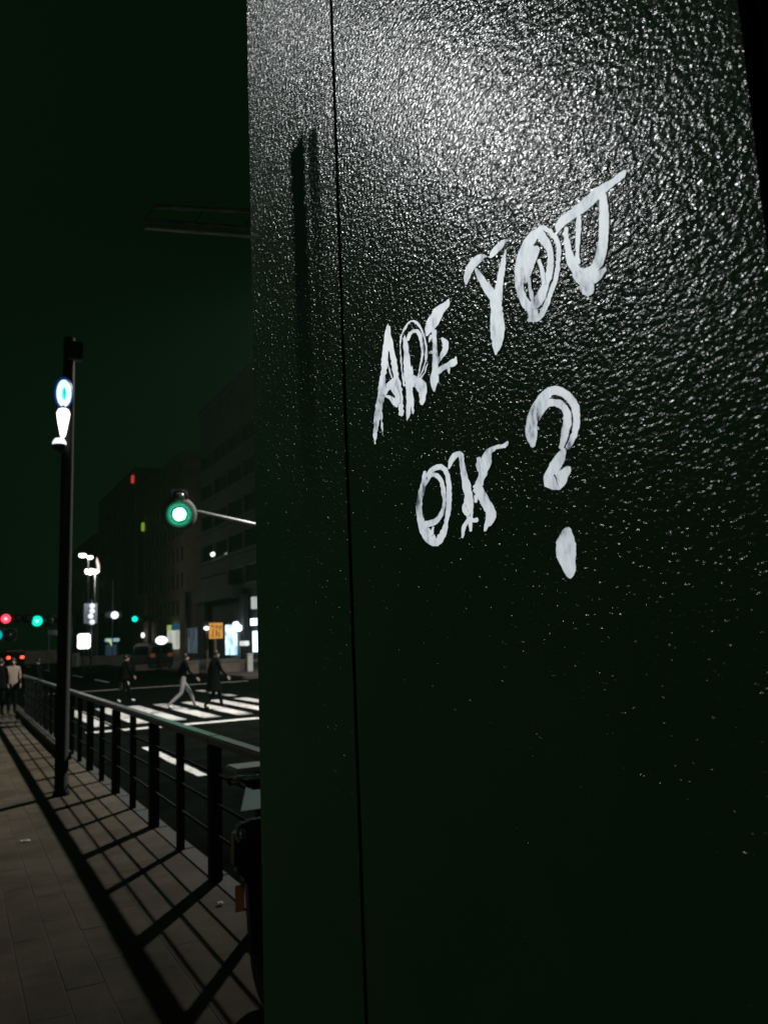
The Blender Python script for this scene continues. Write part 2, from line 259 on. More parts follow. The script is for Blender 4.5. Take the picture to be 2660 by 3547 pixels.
# hand-traced strokes of the painted words on the pillar: (y, z) on the panel in tenths of a millimetre
LETTER_RIBBONS = {
  'A': [[9017,22103,9546,20569,9027,22101,9011,22095,9063,22082,9021,22064,9077,22053,9021,22029,9110,22025,9003,21980,9131,21994,9014,21946,9142,21955,9019,21905,9151,21913,9023,21861,9164,21872,9034,21821,9194,21846,9035,21786,9195,21809,9021,21745,9210,21777,9050,21719,9220,21744,9055,21683,9224,21709,9062,21648,9254,21683,9069,21614,9245,21643,9076,21580,9268,21614,9098,21551,9252,21571,9088,21510,9255,21535,9126,21487,9287,21511,9114,21445,9288,21474,9167,21427,9320,21448,9161,21388,9327,21412,9162,21352,9348,21381,9172,21320,9354,21344,9168,21284,9381,21316,9183,21253,9373,21276,9180,21215,9391,21246,9201,21184,9394,21213,9193,21142,9412,21184,9221,21113,9431,21155,9237,21080,9448,21123,9274,21057,9482,21096,9276,21020,9474,21052,9290,20986,9499,21017,9319,20955,9519,20978,9321,20911,9526,20934,9349,20876,9550,20899,9393,20848,9534,20856,9394,20812,9535,20809,9423,20775,9570,20782,9423,20740,9568,20740,9466,20712,9587,20708,9461,20673,9572,20663,9481,20638,9548,20615,9519,20607,9552,20576,9508,20564],[9318,20975,9303,20635,9341,20972,9289,20960,9343,20930,9280,20915,9347,20886,9280,20871,9328,20839,9308,20835,9338,20801,9276,20787,9344,20767,9279,20752,9321,20715,9278,20706,9306,20675,9297,20673,9304,20638,9291,20635],[9012,22071,8766,20756,9070,22076,8962,22044,9058,22036,8958,22006,9046,21995,8955,21968,9037,21955,8964,21934,9025,21915,8945,21892,9039,21882,8919,21848,9039,21845,8902,21806,9024,21805,8897,21769,9042,21773,8897,21732,9031,21732,8888,21694,9003,21687,8875,21655,9001,21649,8864,21616,8994,21609,8849,21576,8969,21565,8822,21533,8988,21533,8830,21498,8959,21492,8817,21459,8962,21452,8805,21414,8950,21410,8819,21378,8927,21366,8786,21333,8929,21327,8802,21300,8911,21286,8789,21262,8901,21248,8752,21220,8900,21213,8737,21181,8895,21174,8746,21144,8879,21138,8709,21101,8869,21101,8732,21071,8877,21067,8719,21032,8858,21026,8705,20992,8836,20986,8712,20958,8837,20949,8724,20923,8835,20909,8700,20878,8837,20871,8723,20845,8825,20835,8694,20805,8840,20812,8716,20785,8839,20789,8718,20762,8796,20774,8728,20758],[9090,21605,8973,21328,9112,21604,9057,21594,9094,21557,9051,21549,9062,21508,9037,21503,9048,21463,9008,21456,9035,21422,8995,21415,9012,21380,8975,21374,8991,21339,8961,21334],[9260,21176,8868,21287,9184,21153,9286,21218,9124,21162,9253,21243,9090,21187,9213,21266,9033,21194,9175,21290,8996,21209,9117,21298,8950,21224,9058,21311,8897,21229,8999,21318,8852,21244,8946,21325],[9178,21147,8866,20904,9174,21131,9154,21152,9107,21095,9072,21124,9056,21060,8990,21082,9016,21012,8895,21028,8975,20966,8858,20972,8927,20938,8838,20936,8901,20912,8841,20909],[8987,21243,8818,20936,9045,21214,8879,21213,8997,21161,8843,21161,8949,21111,8801,21107,8904,21067,8779,21055,8904,21035,8768,21010,8888,20999,8778,20975,8862,20959,8771,20939]],
  'R': [[8595,21786,8636,20668,8599,21784,8587,21780,8648,21758,8560,21731,8636,21706,8536,21677,8644,21677,8523,21643,8650,21645,8509,21605,8636,21604,8512,21568,8627,21563,8514,21530,8634,21533,8491,21490,8644,21500,8485,21453,8654,21467,8488,21418,8667,21434,8486,21382,8647,21394,8480,21348,8664,21358,8467,21306,8652,21316,8451,21264,8669,21284,8446,21226,8656,21245,8431,21186,8660,21212,8434,21152,8635,21172,8447,21122,8634,21139,8473,21094,8634,21103,8466,21056,8619,21068,8455,21020,8623,21035,8486,20995,8623,21000,8482,20958,8632,20968,8495,20927,8621,20930,8507,20895,8625,20895,8518,20863,8637,20862,8522,20827,8644,20828,8534,20794,8641,20794,8538,20762,8649,20768,8539,20732,8645,20716,8580,20694,8650,20677,8628,20670],[8658,21124,8302,21132,8625,21126,8690,21139,8659,21164,8700,21173,8644,21190,8694,21201,8648,21225,8708,21239,8682,21281,8717,21290,8680,21310,8704,21316,8699,21349,8719,21354,8693,21385,8725,21394,8689,21424,8718,21432,8701,21468,8740,21479,8686,21504,8733,21518,8707,21549,8720,21553,8709,21586,8743,21596,8702,21615,8727,21623,8715,21666,8730,21671,8707,21704,8727,21711,8685,21732,8732,21750,8679,21762,8713,21776,8665,21787,8719,21813,8633,21824,8662,21840,8585,21846,8633,21876,8533,21858,8587,21895,8499,21894,8529,21918,8442,21896,8469,21925,8406,21901,8412,21917,8370,21880,8349,21900,8309,21839,8264,21851,8253,21780,8201,21783,8210,21737,8169,21735,8181,21689,8141,21684,8162,21639,8109,21630,8143,21599,8095,21590,8117,21555,8087,21548,8121,21517,8073,21506,8105,21478,8060,21465,8100,21433,8062,21422,8114,21398,8060,21381,8123,21364,8060,21340,8128,21329,8070,21304,8122,21288,8099,21277,8147,21260,8125,21250,8178,21233,8139,21213,8206,21203,8167,21183,8229,21176,8209,21164,8270,21156,8244,21139,8307,21139,8294,21131],[8529,21685,8316,21135,8490,21676,8547,21705,8452,21702,8536,21748,8428,21728,8493,21776,8383,21739,8423,21785,8335,21726,8342,21774,8302,21716,8251,21741,8280,21681,8194,21682,8254,21649,8168,21635,8243,21607,8157,21588,8218,21559,8140,21540,8218,21519,8140,21498,8203,21474,8142,21456,8195,21432,8148,21415,8207,21396,8148,21373,8214,21358,8175,21342,8231,21322,8187,21303,8252,21295,8214,21279,8264,21262,8229,21247,8281,21234,8245,21218,8281,21203,8258,21193,8310,21172,8284,21161,8331,21146,8296,21131],[8066,21235,8273,21099,8076,21238,8058,21229,8110,21212,8088,21201,8132,21181,8107,21168,8150,21149,8132,21139,8195,21137,8175,21123,8237,21125,8209,21104,8283,21114,8247,21088],[8487,21214,8261,20766,8503,21190,8424,21206,8483,21141,8357,21166,8446,21090,8282,21129,8398,21038,8205,21078,8362,21005,8126,21008,8354,20982,8111,20940,8300,20936,8115,20889,8302,20895,8149,20849,8287,20849,8155,20805,8301,20820,8187,20778,8277,20779,8225,20759],[8485,21024,8463,20703,8516,21023,8456,21008,8517,20985,8447,20968,8517,20947,8441,20928,8499,20905,8429,20888,8511,20872,8433,20853,8507,20838,8435,20822,8505,20793,8448,20781,8500,20755,8433,20740,8478,20713,8457,20708],[8445,21323,8451,21199,8466,21322,8426,21310,8477,21289,8418,21271,8495,21258,8411,21233,8485,21219,8413,21198],[8548,21146,8385,21044,8542,21115,8486,21144,8498,21078,8430,21113,8451,21043,8377,21081]],
  'E': [[7530,21848,8074,21589,7556,21857,7520,21837,7585,21846,7511,21799,7621,21844,7527,21762,7662,21850,7577,21748,7730,21859,7624,21735,7801,21860,7661,21727,7874,21861,7678,21711,7904,21836,7696,21690,7930,21814,7725,21671,7978,21805,7758,21652,8015,21787,7788,21630,8044,21768,7833,21620,8071,21730,7894,21607,8098,21694,7948,21598,8087,21642,7996,21591,8087,21604,8038,21578],[8023,21490,7935,21558,8005,21485,8020,21494,7958,21507,8015,21542,7906,21527,7979,21571],[7880,21608,7957,20851,7934,21612,7828,21575,7941,21579,7827,21540,7934,21540,7840,21509,7935,21505,7834,21471,7934,21471,7834,21438,7927,21439,7834,21408,7938,21401,7835,21368,7940,21367,7838,21335,7945,21335,7829,21298,7945,21297,7830,21262,7946,21260,7827,21224,7956,21229,7836,21192,7967,21189,7832,21147,7968,21148,7833,21103,7972,21115,7816,21060,7997,21087,7831,21027,8021,21061,7832,20989,8028,21015,7836,20942,8021,20964,7881,20917,8004,20912,7911,20886,7970,20859,7933,20849],[7731,21446,7867,21169,7740,21433,7699,21441,7728,21406,7668,21415,7719,21382,7622,21386,7712,21361,7583,21347,7715,21349,7583,21305,7710,21319,7592,21260,7732,21288,7625,21224,7761,21273,7667,21206,7786,21247,7717,21196,7826,21235,7752,21182,7856,21213,7789,21166,7886,21197,7827,21157],[8024,21369,7899,21319,8016,21345,8007,21374,7968,21328,7958,21361,7922,21307,7912,21340],[7928,21067,7413,21058,7857,21024,7929,21119,7781,21022,7842,21105,7720,21038,7772,21110,7648,21032,7701,21108,7582,21031,7631,21102,7507,21016,7572,21113,7456,21016,7515,21113,7443,21032,7480,21106,7428,21030,7456,21098],[7445,21118,7450,21021,7461,21118,7425,21107,7469,21080,7422,21066,7489,21046,7415,21023],[7606,21036,7587,20954,7633,21031,7567,21018,7629,20998,7576,20987,7602,20960,7586,20957]],
  'Y': [[6735,22020,7169,21874,6740,22027,6742,22015,6785,22066,6784,22027,6853,22100,6817,22021,6920,22117,6842,22009,6981,22120,6885,22005,7037,22117,6926,21996,7079,22102,6966,21993,7116,22083,6999,21982,7155,22063,7023,21967,7171,22025,7052,21950,7195,21995,7073,21924,7200,21960,7100,21906,7194,21920,7122,21885,7176,21883,7148,21870],[6353,22037,6687,21978,6367,22044,6346,22014,6421,22068,6388,22020,6464,22072,6417,22007,6508,22072,6445,21993,6560,22071,6478,21978,6606,22063,6529,21979,6646,22051,6562,21967,6681,22029,6611,21964,6690,21991,6665,21969],[6959,21985,6640,21492,6974,21978,6936,21974,6970,21943,6902,21935,6956,21907,6871,21898,6941,21865,6843,21857,6934,21828,6810,21820,6898,21787,6787,21781,6878,21744,6755,21739,6855,21701,6711,21698,6835,21666,6695,21665,6816,21631,6668,21632,6787,21595,6641,21598,6763,21561,6613,21563,6737,21526,6597,21529],[6393,21944,6609,21440,6411,21951,6387,21937,6423,21926,6387,21904,6443,21905,6401,21879,6465,21885,6405,21849,6488,21865,6409,21819,6501,21840,6409,21788,6509,21812,6428,21767,6535,21793,6423,21732,6543,21766,6442,21711,6561,21744,6445,21682,6572,21719,6466,21662,6581,21687,6474,21628,6592,21655,6478,21593,6618,21632,6494,21566,6628,21602,6493,21532,6654,21573,6506,21499,6674,21544,6506,21462,6685,21511,6511,21427],[6632,21570,6686,20881,6737,21568,6523,21497,6725,21533,6530,21468,6725,21501,6532,21438,6731,21471,6520,21403,6730,21441,6532,21376,6718,21409,6509,21338,6717,21377,6526,21310,6731,21351,6504,21271,6739,21323,6515,21244,6743,21292,6505,21210,6745,21257,6503,21176,6751,21223,6497,21138,6756,21190,6497,21102,6749,21157,6516,21074,6751,21123,6523,21038,6758,21095,6535,21008,6730,21055,6556,20983,6738,21029,6567,20954,6735,20997,6592,20933,6721,20962,6612,20916,6708,20923,6654,20902,6701,20892,6670,20880]],
  'O': [[5763,21898,6058,21022,5795,21921,5760,21870,5839,21934,5785,21856,5873,21931,5813,21846,5910,21930,5842,21840,5959,21942,5868,21830,5995,21938,5897,21825,6030,21931,5913,21806,6064,21918,5933,21796,6102,21904,5960,21788,6128,21883,5959,21760,6149,21858,5972,21738,6182,21841,5988,21715,6200,21815,5991,21680,6223,21794,6013,21659,6240,21769,6025,21631,6250,21738,6038,21604,6266,21711,6062,21586,6277,21681,6079,21564,6287,21653,6098,21546,6279,21612,6107,21519,6295,21585,6127,21502,6291,21550,6143,21484,6289,21516,6155,21463,6288,21480,6154,21434,6272,21441,6153,21405,6266,21404,6150,21376,6259,21367,6129,21347,6233,21319,6121,21311,6218,21273,6096,21275,6195,21227,6071,21238,6160,21190,6046,21212,6128,21156,6013,21183,6109,21131,5982,21146,6115,21130,5960,21096,6103,21104,5965,21043,6116,21076,5989,21010],[5785,21896,6134,21066,5788,21875,5746,21891,5762,21834,5718,21850,5717,21801,5666,21816,5698,21762,5647,21770,5682,21734,5611,21738,5649,21705,5591,21703,5645,21676,5579,21668,5628,21647,5565,21633,5621,21621,5559,21600,5621,21595,5561,21571,5625,21569,5557,21538,5629,21539,5563,21509,5636,21516,5575,21486,5635,21486,5574,21455,5647,21461,5592,21433,5648,21431,5592,21401,5660,21406,5591,21368,5671,21381,5612,21347,5683,21356,5620,21319,5694,21330,5630,21291,5703,21304,5646,21268,5725,21288,5661,21246,5746,21268,5683,21225,5759,21245,5699,21203,5774,21223,5721,21185,5795,21202,5733,21159,5807,21178,5757,21144,5836,21163,5763,21115,5854,21141,5781,21092,5874,21122,5807,21075,5888,21101,5824,21054,5925,21091,5847,21033,5937,21066,5869,21011,5959,21053,5905,21000,5983,21056,5942,20986,6016,21057,6004,20997,6064,21065,6064,21021,6119,21078,6119,21040],[5879,21890,6132,21222,5908,21849,5800,21862,5882,21814,5766,21829,5857,21783,5752,21790,5847,21751,5723,21746,5815,21719,5701,21708,5795,21683,5690,21668,5767,21645,5676,21627,5756,21614,5672,21589,5760,21589,5670,21555,5750,21559,5672,21524,5765,21538,5670,21493,5763,21508,5678,21467,5776,21486,5679,21437,5783,21461,5690,21412,5789,21436,5698,21384,5805,21417,5712,21360,5815,21392,5720,21330,5833,21372,5749,21314,5856,21354,5769,21293,5869,21329,5776,21265,5895,21314,5789,21243,5920,21300,5806,21223,5940,21285,5818,21198,5959,21272,5833,21174,5986,21253,5868,21155,6012,21239,5901,21131,6020,21233,5962,21124,6048,21233,6042,21144,6100,21244,6107,21177],[5889,21749,6165,21473,5952,21772,5857,21702,5969,21751,5871,21679,5993,21734,5889,21657,6017,21716,5904,21635,6030,21692,5923,21616,6040,21665,5940,21596,6069,21651,5962,21580,6083,21629,5970,21555,6092,21604,5990,21538,6103,21584,6008,21519,6115,21568,6022,21498,6139,21549,6055,21481,6168,21539,6081,21463,6193,21522,6102,21443],[5893,21608,5836,21315,5910,21603,5858,21592,5903,21569,5853,21559,5892,21534,5838,21524,5879,21500,5823,21488,5877,21469,5818,21453,5878,21439,5806,21416,5870,21405,5812,21384,5861,21369,5811,21351,5871,21339,5803,21316],[6053,21488,6016,21218,6073,21485,6026,21469,6083,21454,6028,21434,6074,21415,6027,21399,6076,21377,6027,21362,6069,21343,6010,21327,6064,21308,6000,21292,6061,21274,5998,21259,6047,21238,5992,21224]],
  'U': [[4672,21875,5601,21737,4688,21885,4667,21861,4713,21888,4677,21842,4745,21895,4694,21818,4764,21894,4723,21821,4794,21898,4748,21814,4817,21885,4779,21815,4849,21888,4812,21820,4879,21889,4838,21812,4914,21898,4867,21809,4947,21901,4897,21809,4980,21906,4922,21803,5009,21906,4946,21797,5042,21913,4972,21798,5070,21910,4997,21795,5101,21908,5021,21786,5128,21902,5044,21783,5155,21896,5071,21779,5187,21897,5095,21769,5218,21898,5129,21769,5238,21886,5158,21761,5266,21887,5193,21762,5295,21884,5226,21761,5329,21890,5259,21763,5357,21882,5290,21764,5383,21875,5322,21769,5422,21882,5354,21766,5453,21875,5388,21768,5489,21878,5414,21763,5526,21880,5443,21768,5562,21867,5479,21767,5592,21849,5505,21757,5619,21830,5531,21756,5613,21783,5554,21744,5611,21750,5584,21734],[5468,21743,5272,21143,5491,21744,5437,21719,5496,21719,5438,21693,5501,21694,5448,21671,5506,21669,5439,21640,5504,21640,5445,21616,5520,21617,5425,21581,5510,21584,5427,21554,5512,21554,5420,21523,5501,21521,5422,21495,5508,21492,5403,21460,5506,21460,5397,21429,5497,21426,5388,21400,5496,21393,5380,21374,5482,21353,5362,21343,5458,21314,5345,21317,5436,21276,5332,21288,5421,21242,5318,21265,5390,21213,5290,21242,5368,21184,5271,21213,5341,21158,5246,21186],[5281,21773,5357,21308,5317,21779,5251,21744,5316,21751,5260,21722,5325,21728,5257,21693,5333,21706,5261,21669,5338,21681,5269,21645,5331,21651,5264,21616,5341,21628,5276,21595,5346,21603,5283,21571,5349,21577,5290,21546,5355,21553,5292,21521,5357,21528,5296,21497,5362,21500,5310,21474,5362,21471,5312,21447,5358,21442,5319,21423,5368,21421,5320,21398,5384,21396,5322,21368,5388,21369,5308,21333,5398,21344,5314,21307],[4960,21823,5316,21206,5003,21824,4919,21784,5008,21799,4914,21754,5009,21771,4917,21728,5015,21746,4915,21699,5016,21718,4907,21667,5022,21693,4912,21640,5020,21668,4912,21615,5022,21644,4908,21588,5033,21624,4911,21564,5034,21599,4916,21541,5036,21575,4916,21515,5039,21552,4921,21492,5038,21526,4922,21467,5047,21504,4930,21445,5049,21479,4931,21418,5056,21457,4941,21397,5053,21432,4944,21374,5058,21413,4948,21352,5073,21391,4957,21325,5085,21372,4960,21298,5087,21349,4971,21276,5097,21329,4980,21254,5107,21309,4990,21232,5117,21290,5004,21211,5130,21274,5019,21192,5136,21256,5030,21171,5150,21240,5056,21156,5169,21238,5087,21145,5180,21225,5125,21137,5197,21224,5161,21134,5227,21232,5200,21141,5261,21235,5236,21146,5298,21246,5272,21159],[5404,21276,4998,21119,5433,21246,5345,21254,5422,21211,5320,21218,5398,21174,5295,21184,5365,21131,5278,21161,5321,21082,5270,21155,5259,21058,5262,21157,5207,21044,5240,21154,5162,21041,5206,21142,5120,21040,5176,21147,5089,21046,5146,21137,5060,21055,5120,21140,5040,21074,5087,21138,5017,21087,5052,21136,4993,21098,5021,21137],[5307,21176,5247,20955,5359,21145,5225,21140,5342,21112,5204,21107,5347,21083,5179,21072,5343,21068,5159,21029,5328,21040,5163,20987,5316,21007,5180,20958]],
  'O2': [[8256,19943,8067,19009,8293,19942,8233,19927,8312,19912,8237,19894,8334,19884,8237,19860,8337,19851,8238,19825,8352,19820,8244,19789,8382,19791,8268,19756,8399,19756,8272,19716,8435,19725,8302,19685,8450,19688,8314,19649,8465,19651,8342,19619,8485,19616,8362,19586,8494,19577,8353,19547,8513,19539,8377,19517,8514,19498,8373,19481,8512,19457,8364,19444,8500,19415,8365,19408,8502,19375,8339,19371,8485,19334,8317,19337,8477,19294,8289,19303,8463,19253,8254,19271,8451,19212,8229,19241,8412,19174,8199,19215,8383,19137,8169,19188,8348,19105,8140,19160,8310,19075,8109,19138,8231,19036,8074,19093,8150,19007,8036,19052],[8237,19860,8110,19005,8196,19848,8245,19882,8122,19858,8205,19915,8074,19882,8152,19942,8028,19896,8084,19958,7950,19891,7980,19963,7898,19888,7875,19946,7881,19875,7812,19907,7845,19853,7754,19870,7829,19821,7733,19824,7803,19792,7707,19786,7800,19756,7705,19746,7799,19718,7693,19705,7786,19679,7686,19666,7796,19646,7683,19629,7791,19611,7695,19596,7805,19579,7686,19558,7805,19541,7699,19523,7818,19512,7695,19489,7815,19477,7710,19458,7826,19445,7712,19423,7823,19409,7716,19387,7841,19379,7735,19356,7848,19345,7745,19321,7855,19311,7772,19291,7881,19281,7791,19258,7881,19246,7807,19226,7912,19222,7808,19191,7934,19189,7826,19155,7980,19168,7844,19121,7996,19138,7866,19090,8046,19126,7906,19066,8058,19090,7938,19031,8104,19071,7993,19013,8137,19043,8048,18997],[8287,19746,8340,19290,8272,19745,8298,19757,8221,19768,8268,19789,8175,19794,8225,19818,8141,19820,8200,19853,8114,19836,8151,19872,8054,19833,8060,19880,8022,19808,7964,19854,7992,19796,7914,19816,7957,19766,7871,19775,7925,19729,7844,19730,7927,19697,7836,19692,7909,19659,7817,19650,7913,19621,7810,19609,7905,19584,7821,19575,7886,19542,7816,19533,7886,19506,7828,19496,7898,19473,7841,19459,7908,19436,7848,19419,7941,19405,7876,19382,7982,19379,7890,19340,8018,19351,7939,19311,8071,19333,7989,19280,8122,19327,8053,19256,8169,19327,8134,19249,8233,19326,8213,19249,8308,19333,8284,19243],[8120,19240,8184,19134,8145,19241,8103,19230,8167,19213,8120,19201,8202,19188,8120,19167,8232,19162,8139,19138]],
  'K': [[7735,19856,7418,19927,7716,19854,7739,19863,7663,19881,7733,19909,7633,19913,7723,19955,7586,19934,7683,19990,7551,19949,7633,20020,7517,19955,7556,20023,7495,19958,7478,20014,7501,19951,7423,19980,7487,19934,7398,19954],[7460,19973,7351,19078,7504,19963,7409,19950,7500,19928,7396,19915,7491,19893,7403,19882,7496,19860,7392,19847,7491,19825,7380,19813,7482,19791,7376,19780,7487,19759,7365,19748,7477,19721,7349,19711,7467,19683,7347,19675,7465,19647,7316,19638,7466,19614,7299,19604,7464,19583,7295,19574,7446,19540,7295,19533,7428,19505,7272,19495,7431,19474,7273,19454,7448,19453,7264,19418,7448,19423,7268,19385,7475,19395,7268,19356,7466,19356,7272,19331,7448,19319,7284,19307,7439,19286,7280,19278,7415,19254,7298,19247,7405,19223,7293,19214,7388,19190,7303,19181,7387,19156,7314,19149,7374,19121,7317,19115,7376,19088,7324,19083],[7374,19217,7524,19027,7415,19227,7360,19194,7458,19200,7399,19169,7510,19168,7435,19140,7524,19138,7446,19118,7532,19105,7469,19091,7530,19069,7476,19058,7543,19038,7501,19029],[7352,19201,7180,19184,7332,19179,7333,19223,7267,19168,7268,19213,7203,19162,7204,19214],[7451,19404,7343,19255,7474,19398,7424,19392,7489,19364,7416,19358,7485,19322,7389,19334,7447,19281,7377,19308,7394,19252,7329,19283],[6571,19919,7189,19505,6588,19921,6562,19903,6622,19912,6577,19876,6654,19907,6621,19858,6689,19908,6679,19867,6745,19922,6734,19874,6799,19920,6782,19880,6853,19923,6816,19864,6906,19921,6851,19861,6962,19912,6870,19849,7003,19886,6870,19826,7045,19861,6879,19800,7061,19829,6875,19763,7081,19797,6893,19735,7098,19765,6920,19706,7097,19728,6960,19679,7123,19700,6972,19641,7129,19662,7013,19615,7158,19634,7045,19588,7187,19609,7051,19551,7209,19582,7079,19526,7258,19565,7092,19495],[7096,19866,7125,19702,7146,19865,7057,19840,7141,19824,7066,19803,7170,19792,7091,19771,7159,19756,7091,19741,7148,19728,7108,19723,7137,19709,7117,19708],[7195,19567,7082,19045,7256,19518,7091,19547,7221,19486,7055,19516,7191,19454,7037,19481,7178,19418,7003,19445,7140,19392,6980,19414,7124,19360,6963,19382,7104,19329,6945,19351,7078,19301,6915,19326,7060,19266,6890,19295,7035,19243,6873,19261,7036,19231,6848,19218,7036,19204,6855,19165,7041,19177,6897,19124,7055,19147,6947,19093,7077,19113,7012,19082,7085,19081,7030,19060,7091,19054,7057,19042],[7192,19465,7213,19377,7238,19460,7149,19441,7232,19423,7171,19410,7238,19389,7182,19378]],
  'Q': [[6181,19762,5687,19633,6147,19770,6218,19778,6135,19802,6234,19815,6117,19833,6262,19854,6107,19865,6281,19897,6100,19891,6283,19929,6099,19919,6284,19963,6094,19945,6277,19997,6097,19973,6258,20028,6084,19996,6252,20064,6085,20027,6236,20095,6058,20046,6210,20122,6039,20067,6188,20148,6027,20091,6165,20173,6012,20112,6139,20195,5990,20129,6108,20214,5958,20140,6073,20231,5941,20158,6051,20251,5912,20170,6016,20264,5883,20181,5979,20276,5857,20187,5942,20286,5848,20200,5900,20292,5820,20198,5839,20286,5798,20192,5781,20276,5771,20179,5730,20252,5739,20165,5680,20224,5704,20143,5636,20189,5673,20115,5591,20156,5649,20095,5565,20125,5632,20070,5542,20094,5613,20046,5515,20063,5602,20024,5500,20029,5585,20002,5480,19997,5588,19979,5478,19965,5580,19953,5482,19936,5576,19927,5479,19907,5574,19901,5488,19879,5575,19873,5486,19847,5584,19848,5495,19819,5588,19822,5503,19790,5603,19801,5525,19768,5601,19773,5534,19742,5628,19758,5544,19716,5639,19736,5572,19700,5654,19716,5590,19679,5671,19698,5610,19660,5692,19680,5635,19645,5710,19660,5655,19627],[6108,20038,5774,19650,6036,20017,6141,20088,6015,20042,6106,20102,5983,20059,6085,20129,5960,20077,6059,20154,5937,20084,6019,20171,5910,20097,5963,20178,5878,20097,5907,20181,5847,20091,5850,20167,5816,20086,5798,20145,5790,20067,5741,20129,5761,20053,5693,20098,5743,20039,5668,20066,5722,20019,5639,20036,5710,19996,5620,20003,5703,19976,5598,19970,5701,19958,5594,19937,5714,19939,5600,19907,5708,19912,5598,19877,5716,19889,5602,19849,5722,19866,5619,19827,5741,19849,5638,19806,5748,19824,5645,19780,5756,19796,5656,19755,5761,19772,5672,19735,5771,19748,5684,19713,5777,19722,5705,19693,5789,19698,5725,19672,5805,19676,5737,19649],[5713,19650,5948,19303,5757,19660,5700,19626,5780,19642,5706,19599,5815,19632,5720,19576,5843,19618,5723,19546,5869,19603,5742,19525,5892,19586,5767,19505,5918,19568,5788,19483,5949,19552,5811,19466,5964,19527,5828,19447,5992,19502,5860,19430,6024,19477,5871,19408,6051,19444,5874,19393,6050,19403,5876,19381,6052,19371,5857,19360,6047,19345,5863,19334],[5999,19402,5658,19462,5995,19324,5905,19436,5936,19295,5877,19430,5832,19276,5894,19427,5758,19305,5906,19429,5722,19334,5863,19438,5709,19367,5819,19454,5687,19386,5776,19462,5664,19405,5742,19472,5649,19430,5704,19477]],
  'dot': [[5743,18910,5781,18436,5790,18911,5716,18886,5835,18894,5711,18856,5866,18865,5688,18819,5888,18843,5681,18797,5915,18819,5682,18772,5942,18793,5665,18744,5940,18762,5671,18724,5949,18726,5672,18699,5950,18690,5676,18675,5948,18652,5675,18653,5925,18615,5683,18628,5907,18582,5694,18597,5886,18555,5696,18564,5875,18529,5693,18533,5857,18503,5699,18504,5841,18482,5718,18479,5829,18463,5734,18457,5807,18447,5761,18443]],
}

# ============================================================ the setting
M_ASPH = mat('asphalt', (.0052, .0070, .0060), .9, vscale=1.3, var=.5, bump=.004, bscale=90, spec=0.0)
M_SLAB = mat('paving_stone', (.080, .066, .045), .8, vscale=1.5, var=.5, bump=.003, bscale=70, spec=.12, world=True)
M_JOINT = mat('joint_sand', (.088, .075, .058), .9, vscale=2, var=.4, bump=.002, bscale=120, spec=.2)
M_KERB = mat('kerb_concrete', (.042, .041, .037), .8, vscale=6, var=.35, bump=.003, bscale=50)
M_PAINT = worn_paint('road_paint')
M_FENCE = mat('fence_paint', (.008, .010, .010), .6, spec=.15, vscale=12, var=.3, bump=.0008, bscale=120)
M_RAIL = mat('rail_paint', (.13, .14, .16), .42, vscale=12, var=.3, bump=.0008, bscale=120)
M_DARK = mat('dark_metal', (.012, .015, .014), .45, vscale=10, var=.3)
M_STEEL = mat('galvanised', (.22, .23, .24), .45, metal=.6, vscale=10, var=.25)

road = struct(MB().box(-150, 160, -40, 700, -.40, -.15).build('road', M_ASPH))
def marking(name, x0, x1, y0, y1, wob=.012):
    n = max(3, int((y1 - y0) / .35)) if (y1 - y0) > (x1 - x0) else max(3, int((x1 - x0) / .35)); pts = []; fs = []
    for i in range(n + 1):
        t = i / n
        if (y1 - y0) > (x1 - x0):
            y = y0 + (y1 - y0) * t; a = x0 + rnd.uniform(-wob, wob); b = x1 + rnd.uniform(-wob, wob); pts += [(a, y, -.146), (b, y, -.146)]
        else:
            x = x0 + (x1 - x0) * t; a = y0 + rnd.uniform(-wob, wob); b = y1 + rnd.uniform(-wob, wob); pts += [(x, a, -.146), (x, b, -.146)]
        if i: k = 2 * i; fs.append((k - 2, k - 1, k + 1, k))
    return MB().poly(pts, fs).build(name, M_PAINT, road)
for i in range(12):
    x = 3.12 + .895 * i
    marking('crosswalk_stripe', x, x + .45, 21.2, 27.3)
marking('stop_line', 2.75, 12.6, 19.75, 20.15)
marking('lane_line', 3.24, 3.40, 12.2, 16.3)
marking('lane_line', 3.24, 3.40, 3.0, 8.0)
for y in (28.6, 30.4, 32.2): marking('lane_line', 8.75, 9.05, y, y + 1.1)
marking('stop_line', 2.75, 12.6, 38.0, 38.3)
for y in range(46, 130, 10): marking('lane_line', 7.4, 7.55, y, y + 5)

sidewalk = struct(MB().box(-14, 1.80, -5, 30, -.30, -.0022).build('sidewalk', M_JOINT))
slab0 = None
for r in range(24):
    for c in range(11):
        x = -.31 + .2 * c; y = 3.05 + .62 * r + (.31 if c % 2 else 0)
        if x > 1.62: continue
        loc = (x + rnd.uniform(-.001, .001), y, rnd.uniform(-.0006, .0006)); rot = (rnd.uniform(-.002, .002), rnd.uniform(-.004, .004), rnd.uniform(-.002, .002))
        if slab0 is None:
            slab0 = MB().box(-.0955, .0955, -.3092, .3092, -.03, 0).build('paving_slab', M_SLAB, sidewalk, bevel=.0015, segs=1); slab0.location = loc
        else: share(slab0, loc, sidewalk, rot)
k0 = None
for i in range(34):
    y = -3 + i
    if k0 is None:
        k0 = MB().box(-.085, .085, -.496, .496, -.16, .0).build('kerb_stone', M_KERB, sidewalk, bevel=.015); k0.location = (1.89, y, 0)
    else: share(k0, (1.89 + rnd.uniform(-.003, .003), y, rnd.uniform(-.003, .003)), sidewalk)
e0 = None
